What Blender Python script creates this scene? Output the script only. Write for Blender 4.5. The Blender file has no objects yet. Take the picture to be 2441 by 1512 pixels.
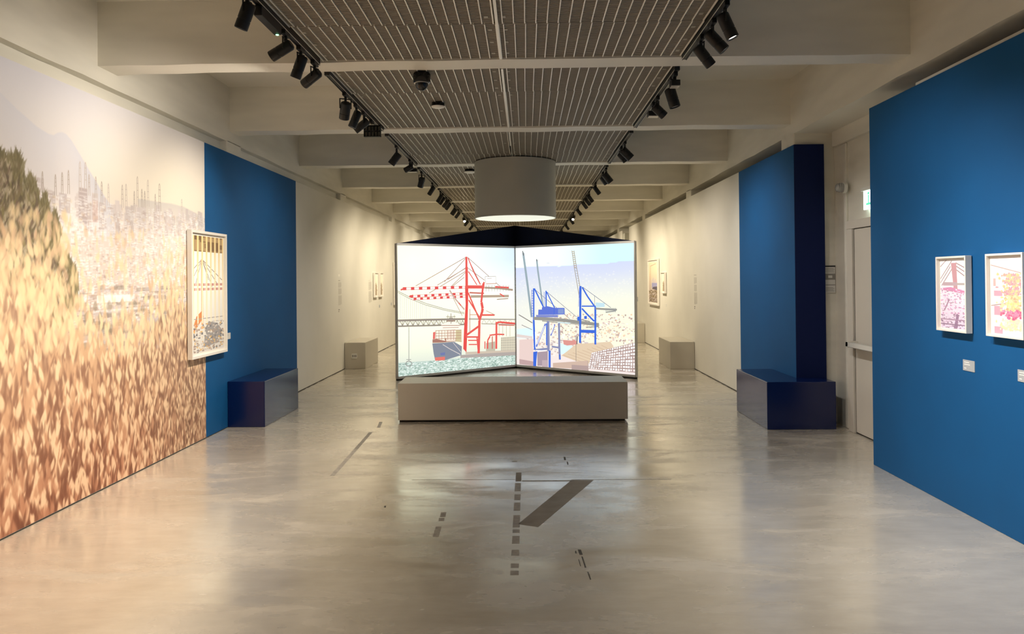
import bpy, bmesh, math, random
import numpy as np
from mathutils import Vector, Matrix

# ------------------------------------------------------------------ camera, world, exposure
scene = bpy.context.scene
col = scene.collection
random.seed(7)

cam_data = bpy.data.cameras.new('camera')
cam = bpy.data.objects.new('camera', cam_data)
col.objects.link(cam)
scene.camera = cam
cam_data.sensor_fit = 'HORIZONTAL'
cam_data.sensor_width = 36.0
cam_data.lens = 36.0 * 1800.0 / 2441.0
cam_data.shift_y = -103.05 / 2441.0
cam_data.clip_end = 100
YAW, PITCH, ROLL, EYE = -0.018304, 0.0068546, -0.0094152, 1.55
_right = Vector((math.cos(YAW), -math.sin(YAW), 0))
_fwd = Vector((math.sin(YAW) * math.cos(PITCH), math.cos(YAW) * math.cos(PITCH), math.sin(PITCH)))
_up = _right.cross(_fwd)
_r = _right * math.cos(ROLL) + _up * math.sin(ROLL)
_u = _up * math.cos(ROLL) - _right * math.sin(ROLL)
_m = Matrix((_r, _u, -_fwd)).transposed().to_4x4()
_m.translation = (0, 0, EYE)
cam.matrix_world = _m

world = bpy.data.worlds.new('World')
scene.world = world
world.use_nodes = True
world.node_tree.nodes['Background'].inputs[0].default_value = (1.0, 0.9, 0.78, 1)
world.node_tree.nodes['Background'].inputs[1].default_value = 0.0

scene.view_settings.view_transform = 'Standard'
scene.view_settings.look = 'None'
scene.view_settings.exposure = 0.15
scene.view_settings.gamma = 1.0
scene.view_settings.use_curve_mapping = False
scene.cycles.max_bounces = 7
scene.cycles.diffuse_bounces = 5
scene.cycles.glossy_bounces = 3
scene.cycles.adaptive_threshold = 0.07
scene.cycles.adaptive_min_samples = 16
scene.cycles.sample_clamp_indirect = 4.0
scene.cycles.caustics_reflective = False
scene.cycles.caustics_refractive = False

WARM = (1.0, 0.89, 0.745)      # lamps over the near walls
AMBER = (1.0, 0.865, 0.64)     # lamps further down the hall
COOL = (1.0, 0.95, 0.88)      # lamps on the blue walls
POWER = 1.0                   # one dimmer for every track lamp

# the hall: axis along Y, camera near the origin
CX = -0.175                   # centre line of the hall
WL, WR = -3.185, 2.835        # faces of the exhibition panels
BACK_L, BACK_R = -3.275, 3.27 # concrete walls behind the panels
Y0, Y1 = -5.0, 31.0
TOP = 2.94                    # top of the panels
SOFFIT = 3.06                 # underside of the edge beams
BEAM = 3.18                   # underside of the cross beams
SLAB = 3.66
BEAMS = [5.60 + 2.52 * k for k in range(-4, 11)]
BT = 0.24

# ------------------------------------------------------------------ materials
def lin(c):
    return tuple(((v / 255.0) / 12.92 if v / 255.0 <= 0.04045 else ((v / 255.0 + 0.055) / 1.055) ** 2.4) for v in c[:3])

def material(name, base=(.8, .8, .8), rough=.6, metal=0.0, spec=.5, emit=None, strength=0.0):
    m = bpy.data.materials.new(name)
    m.use_nodes = True
    b = m.node_tree.nodes['Principled BSDF']
    b.inputs['Base Color'].default_value = (*base, 1)
    b.inputs['Roughness'].default_value = rough
    b.inputs['Metallic'].default_value = metal
    b.inputs['Specular IOR Level'].default_value = spec
    if emit:
        b.inputs['Emission Color'].default_value = (*emit, 1)
        b.inputs['Emission Strength'].default_value = strength
    return m

def noise(nt, scale, detail=4, rough=.55, stretch=(1, 1, 1), dist=0.0):
    tc = nt.nodes.new('ShaderNodeNewGeometry')
    mp = nt.nodes.new('ShaderNodeMapping')
    mp.inputs['Scale'].default_value = stretch
    n = nt.nodes.new('ShaderNodeTexNoise')
    n.inputs['Scale'].default_value = scale
    n.inputs['Detail'].default_value = detail
    n.inputs['Roughness'].default_value = rough
    n.inputs['Distortion'].default_value = dist
    nt.links.new(tc.outputs['Position'], mp.inputs[0])
    nt.links.new(mp.outputs[0], n.inputs['Vector'])
    return n.outputs['Fac']

def ramp(nt, fac, stops):
    r = nt.nodes.new('ShaderNodeValToRGB')
    e = r.color_ramp.elements
    while len(e) < len(stops):
        e.new(0.5)
    for k, (p, c) in enumerate(stops):
        e[k].position = p
        e[k].color = (*c, 1) if len(c) == 3 else c
    nt.links.new(fac, r.inputs[0])
    return r.outputs[0]

def bump(nt, fac, strength, distance):
    b = nt.nodes.new('ShaderNodeBump')
    b.inputs['Strength'].default_value = strength
    b.inputs['Distance'].default_value = distance
    nt.links.new(fac, b.inputs['Height'])
    nt.links.new(b.outputs[0], nt.nodes['Principled BSDF'].inputs['Normal'])

def painted(name, base, rough, var=.06, scale=3.0, bump_s=.15, bump_scale=60, spec=.5, stretch=(1, 1, 1)):
    m = material(name, base, rough, spec=spec)
    nt = m.node_tree
    lo = tuple(v * (1 - var) for v in base)
    hi = tuple(min(1, v * (1 + var)) for v in base)
    nt.links.new(ramp(nt, noise(nt, scale, 2, stretch=stretch), [(.3, lo), (.7, hi)]), nt.nodes['Principled BSDF'].inputs['Base Color'])
    if bump_s >= .5:
        bump(nt, noise(nt, bump_scale, 2), bump_s, .002)
    return m

M = {}
M['cream'] = painted('cream wall paint', (.74, .715, .64), .75, .03, 1.5, .08, 90)
M['concrete'] = painted('painted concrete', (.76, .735, .655), .5, .07, 2.2, .6, 14, stretch=(.5, .5, 2.5))
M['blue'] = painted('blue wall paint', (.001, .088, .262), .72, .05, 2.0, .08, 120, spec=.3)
M['blue_shaded'] = painted('shaded blue wall paint', (.001, .009, .07), .7, .03, 2.0, 0, spec=.25)  # darker copy of the blue for the unlit partition end, shade put into colour
M['bench_blue'] = painted('navy satin lacquer', (.001, .009, .07), .2, .03, 2.0, .03, 90)
M['bench_blue'].node_tree.nodes['Principled BSDF'].inputs['Coat Weight'].default_value = .1
M['bench_blue'].node_tree.nodes['Principled BSDF'].inputs['Coat Roughness'].default_value = .22
M['bench_cream'] = painted('cream satin lacquer', (.54, .50, .42), .42, .03, 2.0, .03, 90)
M['navy'] = painted('dark navy cloth', (.0006, .0032, .016), .8, .2, 6.0, .1, 200, spec=.2)
M['grille_wire'] = painted('taupe steel mesh', (.25, .222, .18), .7, .05, 3, 0)
M['grille_bar'] = painted('pale steel bar', (.95, .93, .86), .3, .02, 3, 0)
M['clip'] = painted('grey clip', (.42, .39, .33), .5, .03, 3, 0)
M['black'] = painted('black powder coat', (.003, .003, .003), .5, .1, 30, .05, 300)
M['black_gloss'] = painted('black plastic', (.008, .008, .009), .2, .1, 30, 0)
M['white_frame'] = painted('white lacquered frame', (.84, .80, .74), .45, .02, 5, 0)
M['mat_board'] = painted('cream mat board', (.86, .82, .75), .8, .02, 8, 0)
M['drum'] = painted('grey green drum paint', (.52, .51, .44), .6, .03, 2, .03, 60)
M['drum_bottom'] = material('white drum base with added glow', (.85, .86, .78), .7, emit=(.92, .96, .82), strength=.62)  # glow added to the drum underside, brighter than the lamps leave it
M['grey_frame'] = painted('grey aluminium edge', (.55, .54, .52), .4, .03, 6, 0)
M['steel'] = material('brushed steel', (.82, .79, .73), .38, .75)
M['door'] = painted('cream door enamel', (.70, .66, .59), .5, .04, 2.0, .03, 50)
M['dark_gap'] = painted('dark gap', (.03, .026, .02), .8, .1, 8, 0)
M['card'] = painted('grey caption card', (.42, .44, .46), .7, .03, 20, 0)
M['card_text'] = painted('white caption lettering', (.85, .85, .82), .7, .02, 20, 0)
M['text_grey'] = painted('grey wall lettering', (.53, .505, .45), .8, .05, 30, 0)
M['text_pale'] = painted('pale wall lettering', (.86, .83, .75), .8, .03, 30, 0)
M['text_dark'] = painted('dark wall lettering', (.28, .26, .23), .8, .05, 30, 0)
M['paper'] = painted('white notice paper', (.68, .67, .64), .7, .02, 20, 0)
M['paper_grey'] = painted('grey notice print', (.26, .25, .23), .7, .05, 20, 0)
M['ink'] = painted('black ink', (.02, .02, .02), .7, .1, 20, 0)
M['clear'] = material('clear ribbed plastic', (.85, .84, .80), .08)
M['clear'].node_tree.nodes['Principled BSDF'].inputs['Transmission Weight'].default_value = .6
M['white_plastic'] = painted('white plastic', (.78, .77, .72), .4, .02, 20, 0)
M['lens'] = material('lit lamp lens', (1, 1, 1), .3, emit=(1.0, .93, .82), strength=9.0)
M['lens_dim'] = material('frosted lamp glass', (.55, .53, .47), .35)
M['led_green'] = material('green status light', (.2, 1, .4), .3, emit=(.25, 1.0, .45), strength=4.0)
M['exit_face'] = material('lit sign face', (.9, 1, .95), .4, emit=(.78, 1.0, .93), strength=2.6)
M['exit_green'] = material('green sign print', (.1, .6, .35), .4, emit=(.12, .75, .45), strength=.9)
M['tape'] = painted('matte tape residue', (.27, .25, .215), .6, .12, 9, .2, 200, spec=.15)
M['tape_faint'] = painted('worn tape residue', (.34, .315, .275), .45, .2, 26, .2, 200, spec=.25)
M['scuff'] = painted('dark scuff', (.06, .052, .042), .6, .5, 60, 0)

def make_floor():
    m = material('polished concrete', (.4, .36, .3), .2)
    nt = m.node_tree
    b = nt.nodes['Principled BSDF']
    big = noise(nt, .55, 4, .6, dist=.6)
    c1 = ramp(nt, big, [(.28, (.385, .338, .268)), (.5, (.490, .440, .358)), (.72, (.58, .528, .442))])
    fine = ramp(nt, noise(nt, 7, 4, .65, (.55, 1.6, 1)), [(.3, (.90, .90, .90)), (.7, (1.05, 1.05, 1.05))])
    mix = nt.nodes.new('ShaderNodeMix')
    mix.data_type = 'RGBA'
    mix.blend_type = 'MULTIPLY'
    mix.inputs[0].default_value = 1.0
    nt.links.new(c1, mix.inputs[6])
    nt.links.new(fine, mix.inputs[7])
    nt.links.new(mix.outputs[2], b.inputs['Base Color'])
    worn = noise(nt, 1.5, 4, .62, (.7, 1.9, 1), .5)
    r = ramp(nt, worn, [(.34, (.11, .11, .11)), (.52, (.19, .19, .19)), (.70, (.36, .36, .36))])
    nt.links.new(r, b.inputs['Roughness'])
    nt.links.new(ramp(nt, worn, [(.34, (.15, .15, .15)), (.52, (.26, .26, .26)), (.68, (.46, .46, .46))]), b.inputs['Coat Roughness'])
    b.inputs['Coat Weight'].default_value = .8
    bump(nt, noise(nt, 8, 4, .62, (.5, 1.6, 1)), .16, .004)
    b.inputs['Specular IOR Level'].default_value = .8
    b.inputs['Coat IOR'].default_value = 2.3
    return m
M['floor'] = make_floor()

def attr_material(name, rough=.6, emission=0.0):
    m = material(name, (0, 0, 0), rough)
    nt = m.node_tree
    a = nt.nodes.new('ShaderNodeAttribute')
    a.attribute_name = 'Col'
    b = nt.nodes['Principled BSDF']
    if emission:
        nt.links.new(a.outputs['Color'], b.inputs['Emission Color'])
        b.inputs['Emission Strength'].default_value = emission
        b.inputs['Specular IOR Level'].default_value = .1
    else:
        nt.links.new(a.outputs['Color'], b.inputs['Base Color'])
    return m
M['print'] = attr_material('photographic print', .55)
M['screen'] = attr_material('projected picture', .6, 1.0)

for _k in ('screen', 'lens', 'led_green', 'exit_green'):      # found by bounced rays, no need for direct sampling
    M[_k].cycles.emission_sampling = 'NONE'

# ------------------------------------------------------------------ mesh helpers (world coordinates)
class MB:
    def __init__(self):
        self.v, self.f = [], []
    def add(self, verts, faces):
        n = len(self.v)
        self.v += [tuple(p) for p in verts]
        self.f += [tuple(i + n for i in f) for f in faces]
        return self
    def box(self, x0, x1, y0, y1, z0, z1):
        return self.add([(x0, y0, z0), (x1, y0, z0), (x1, y1, z0), (x0, y1, z0), (x0, y0, z1), (x1, y0, z1), (x1, y1, z1), (x0, y1, z1)],
                        [(3, 2, 1, 0), (4, 5, 6, 7), (0, 1, 5, 4), (1, 2, 6, 5), (2, 3, 7, 6), (3, 0, 4, 7)])
    def cbox(self, x0, x1, y0, y1, z0, z1, b=.004):
        bm = bmesh.new()
        vs = [bm.verts.new(p) for p in [(x0, y0, z0), (x1, y0, z0), (x1, y1, z0), (x0, y1, z0), (x0, y0, z1), (x1, y0, z1), (x1, y1, z1), (x0, y1, z1)]]
        for f in [(3, 2, 1, 0), (4, 5, 6, 7), (0, 1, 5, 4), (1, 2, 6, 5), (2, 3, 7, 6), (3, 0, 4, 7)]:
            bm.faces.new([vs[i] for i in f])
        bmesh.ops.bevel(bm, geom=bm.edges[:], offset=b, segments=2, profile=.5, affect='EDGES')
        return self.bm(bm)
    def bm(self, bm):
        bm.verts.index_update()
        self.add([v.co[:] for v in bm.verts], [[v.index for v in f.verts] for f in bm.faces])
        bm.free()
        return self
    def prism(self, pts, z0, z1):          # footprint polygon (counter-clockwise) pulled up
        n = len(pts)
        vs = [(x, y, z0) for x, y in pts] + [(x, y, z1) for x, y in pts]
        return self.add(vs, [tuple(range(n))[::-1], tuple(range(n, 2 * n))] + [(i, (i + 1) % n, n + (i + 1) % n, n + i) for i in range(n)])
    def hull(self, a, b):                   # two matching loops joined and capped
        n = len(a)
        return self.add(list(a) + list(b), [tuple(range(n))[::-1], tuple(range(n, 2 * n))] + [(i, (i + 1) % n, n + (i + 1) % n, n + i) for i in range(n)])
    def lathe(self, base, axis, profile, n=24):   # profile: list of (distance along axis, radius)
        d = Vector(axis).normalized()
        s = d.orthogonal().normalized()
        t = d.cross(s)
        base = Vector(base)
        k = len(self.v)
        for h, r in profile:
            for i in range(n):
                a = 2 * math.pi * i / n
                self.v.append(tuple(base + d * h + (s * math.cos(a) + t * math.sin(a)) * r))
        for j in range(len(profile) - 1):
            for i in range(n):
                i2 = (i + 1) % n
                self.f.append((k + j * n + i, k + j * n + i2, k + (j + 1) * n + i2, k + (j + 1) * n + i))
        self.f.append(tuple(k + i for i in range(n))[::-1])
        self.f.append(tuple(k + (len(profile) - 1) * n + i for i in range(n)))
        return self
    def build(self, name, mat, parent=None, origin=None, smooth=False):
        w = Vector((0, 0, 0))
        if parent is not None:
            p = parent
            while p is not None:
                w += p.location
                p = p.parent
        if origin is None:
            if parent is not None:
                origin = w
            else:
                xs, ys, zs = zip(*self.v)
                origin = Vector(((min(xs) + max(xs)) / 2, (min(ys) + max(ys)) / 2, min(zs)))
        origin = Vector(origin)
        me = bpy.data.meshes.new(name)
        me.from_pydata([tuple(Vector(p) - origin) for p in self.v], [], self.f)
        me.materials.append(M[mat] if isinstance(mat, str) else mat)
        me.update()
        if smooth:
            me.polygons.foreach_set('use_smooth', [True] * len(me.polygons))
            try:
                me.set_sharp_from_angle(angle=math.radians(40))
            except Exception:
                pass
        o = bpy.data.objects.new(name, me)
        col.objects.link(o)
        if parent is not None:
            o.parent = parent
        o.location = origin - w
        return o

def tag(o, label=None, cat=None, group=None, kind=None):
    if label: o['label'] = label
    if cat: o['category'] = cat
    if group: o['group'] = group
    if kind: o['kind'] = kind
    return o

def thing(name, label, cat, loc, group=None):
    o = bpy.data.objects.new(name, None)
    o.empty_display_size = .1
    col.objects.link(o)
    o.location = loc
    return tag(o, label, cat, group)

def struct(name, mb, mat, origin=None, smooth=False):
    o = mb.build(name, mat, None, origin, smooth)
    o['kind'] = 'structure'
    return o

class Print:
    """flat printed artwork: coloured shapes in the (u, v) plane of a sheet, in metres"""
    def __init__(self, tint=(1, 1, 1), layers=48, step=.00006):
        self.v, self.f, self.c, self.n = [], [], [], 0
        self.tint, self.layers, self.step = tint, layers, step
        self.floor = 0.0
        self.loose = False
        self.bright = 0
    def colour(self, c):
        k = lin(c)
        if self.bright:                     # projected picture: whites are brighter than the print white
            k = tuple(a * (1 + self.bright * max(0, min(1, (.2126 * k[0] + .7152 * k[1] + .0722 * k[2] - .55) / .3))) for a in k)
            return k + (1.0,)
        return tuple(min(1.0, a / t) for a, t in zip(k, self.tint)) + (1.0,)
    def off(self):
        self.n += 1
        if self.loose:                      # scattered marks: every one at its own tiny depth
            return self.floor + (self.n * .6180339887 % 1.0) * self.layers * self.step
        return self.floor + (self.n % self.layers) * self.step
    def up(self, h=.0004, loose=None, layers=None, step=None):
        self.floor += h
        self.n = 0
        if loose is not None: self.loose = loose
        if layers: self.layers = layers
        if step: self.step = step
    def grid(self, u0, u1, v0, v1, nu, nv, fn):
        k, w = len(self.v), self.off()
        for j in range(nv + 1):
            for i in range(nu + 1):
                u, v = u0 + (u1 - u0) * i / nu, v0 + (v1 - v0) * j / nv
                self.v.append((u, v, w)); self.c.append(self.colour(fn(u, v)))
        for j in range(nv):
            for i in range(nu):
                a = k + j * (nu + 1) + i
                self.f.append((a, a + 1, a + nu + 2, a + nu + 1))
    def poly(self, pts, c):
        k, w = len(self.v), self.off()
        cs = c if isinstance(c, list) else [c] * len(pts)
        for (u, v), cc in zip(pts, cs):
            self.v.append((u, v, w)); self.c.append(self.colour(cc))
        self.f.append(tuple(range(k, k + len(pts))))
    def rect(self, u0, u1, v0, v1, c):
        self.poly([(u0, v0), (u1, v0), (u1, v1), (u0, v1)], c)
    def stroke(self, pts, width, c):
        for (a, b), (p, q) in zip(pts[:-1], pts[1:]):
            du, dv = p - a, q - b
            l = math.hypot(du, dv) or 1e-6
            x, y = -dv / l * width / 2, du / l * width / 2
            self.poly([(a + x, b + y), (a - x, b - y), (p - x, q - y), (p + x, q + y)], c)
    def blob(self, u, v, w, h, lean, inner, outer, n=9):
        k, o = len(self.v), self.off()
        self.v.append((u, v, o)); self.c.append(self.colour(inner))
        for i in range(n):
            a = 2 * math.pi * i / n
            du, dv = math.cos(a) * w / 2, math.sin(a) * h / 2
            if dv > 0: du *= .6
            self.v.append((u + du + dv * lean, v + dv, o)); self.c.append(self.colour(outer))
        for i in range(n):
            self.f.append((k, k + 1 + i, k + 1 + (i + 1) % n))
    def clip(self, u0, u1, v0, v1):
        self.v = [(min(max(u, u0), u1), min(max(v, v0), v1), w) for u, v, w in self.v]
    def build(self, name, origin, udir, normal, mat, parent):
        """origin: world point of (0, 0); v runs up"""
        o3, ud, nd = Vector(origin), Vector(udir), Vector(normal)
        w = Vector((0, 0, 0)); p = parent
        while p is not None:
            w += p.location; p = p.parent
        vs = [tuple(o3 + ud * u + Vector((0, 0, v)) + nd * d - w) for u, v, d in self.v]
        flip = (ud.cross(Vector((0, 0, 1)))).dot(nd) < 0
        fs = [f[::-1] for f in self.f] if flip else self.f
        me = bpy.data.meshes.new(name)
        me.from_pydata(vs, [], fs)
        ca = me.color_attributes.new('Col', 'FLOAT_COLOR', 'POINT')
        ca.data.foreach_set('color', [x for c in self.c for x in c])
        me.materials.append(M[mat])
        me.update()
        ob = bpy.data.objects.new(name, me)
        col.objects.link(ob)
        ob.parent = parent
        ob['kind'] = 'stuff'
        return ob

def mixc(a, b, t):
    t = max(0, min(1, t))
    return tuple(x + (y - x) * t for x, y in zip(a, b))

def interp(pts, x):
    if x <= pts[0][0]: return pts[0][1]
    for (a, b), (c, d) in zip(pts[:-1], pts[1:]):
        if x <= c: return b + (d - b) * (x - a) / (c - a)
    return pts[-1][1]

def draw(pr, items):
    for it in items:
        if it[0] == 's': pr.stroke(it[3], max(it[1] * 1.15, .0065), it[2])
        else: pr.poly(it[2], it[1])

# artwork traced in the plane of each sheet, metres
MURAL={'ridge':[(4.517,2.726),(4.668,2.658),(4.871,2.581),(4.992,2.557),(5.046,2.559),(5.093,2.585),(5.139,2.598),(5.187,2.592),(5.245,2.562),(5.359,2.469),(5.463,2.378),(5.554,2.307),(5.654,2.215),(5.799,2.117)],'ridge2':[(6.15,2.246),(6.505,2.255),(6.739,2.264),(6.99,2.258),(7.213,2.226),(7.441,2.184)],'citytop':[(4.868,2.196),(5.089,2.181),(5.331,2.164),(5.654,2.167),(5.953,2.148),(6.286,2.162),(6.658,2.177),(7.077,2.195),(7.441,2.205)],'citybot':[(5.273,1.299),(5.644,1.247),(6.138,1.287),(6.647,1.319),(7.428,1.351)],'tree':[(4.515,2.368),(4.589,2.337),(4.686,2.379),(4.737,2.3),(4.744,2.181),(4.801,2.264),(4.859,2.195),(4.901,2.09),(4.962,2.152),(5.019,1.989),(5.06,2.049),(5.124,1.917),(5.086,1.794),(5.18,1.769),(5.306,1.625),(5.315,1.505),(5.234,1.359),(5.128,1.278),(4.99,1.23),(4.737,1.221),(4.507,1.238)],'cranes':[((5.333,2.422),(5.332,2.254),(5.359,2.426)),((5.4,2.427),(5.399,2.275),(5.426,2.431)),((6.132,2.423),(6.129,2.223),(6.158,2.427)),((6.303,2.418),(6.301,2.241),(6.332,2.422)),((6.5,2.411),(6.497,2.218),(6.538,2.416)),((5.447,2.345),(5.446,2.238),(5.468,2.348)),((5.533,2.341),(5.532,2.232),(5.555,2.344)),((5.61,2.314),(5.609,2.194),(5.632,2.317)),((5.701,2.31),(5.7,2.188),(5.724,2.313)),((5.899,2.325),(5.897,2.192),(5.924,2.328)),((5.955,2.339),(5.953,2.181),(5.981,2.342)),((6.205,2.328),(6.204,2.224),(6.226,2.331)),((6.253,2.317),(6.252,2.229),(6.274,2.319)),((5.127,2.315),(5.127,2.214),(5.146,2.318)),((5.199,2.34),(5.198,2.223),(5.219,2.343)),((5.053,2.29),(5.052,2.196),(5.072,2.293)),((4.916,2.291),(4.915,2.202),(4.933,2.293)),((6.931,2.322),(6.929,2.201),(6.956,2.325)),((6.084,2.297),(6.082,2.177),(6.104,2.299)),((6.432,2.312),(6.43,2.211),(6.454,2.315))],'grasstop':[(4.511,1.847),(4.907,1.704),(5.274,1.417),(5.645,1.342),(6.138,1.253),(6.649,1.449),(7.432,1.601)]}
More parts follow.
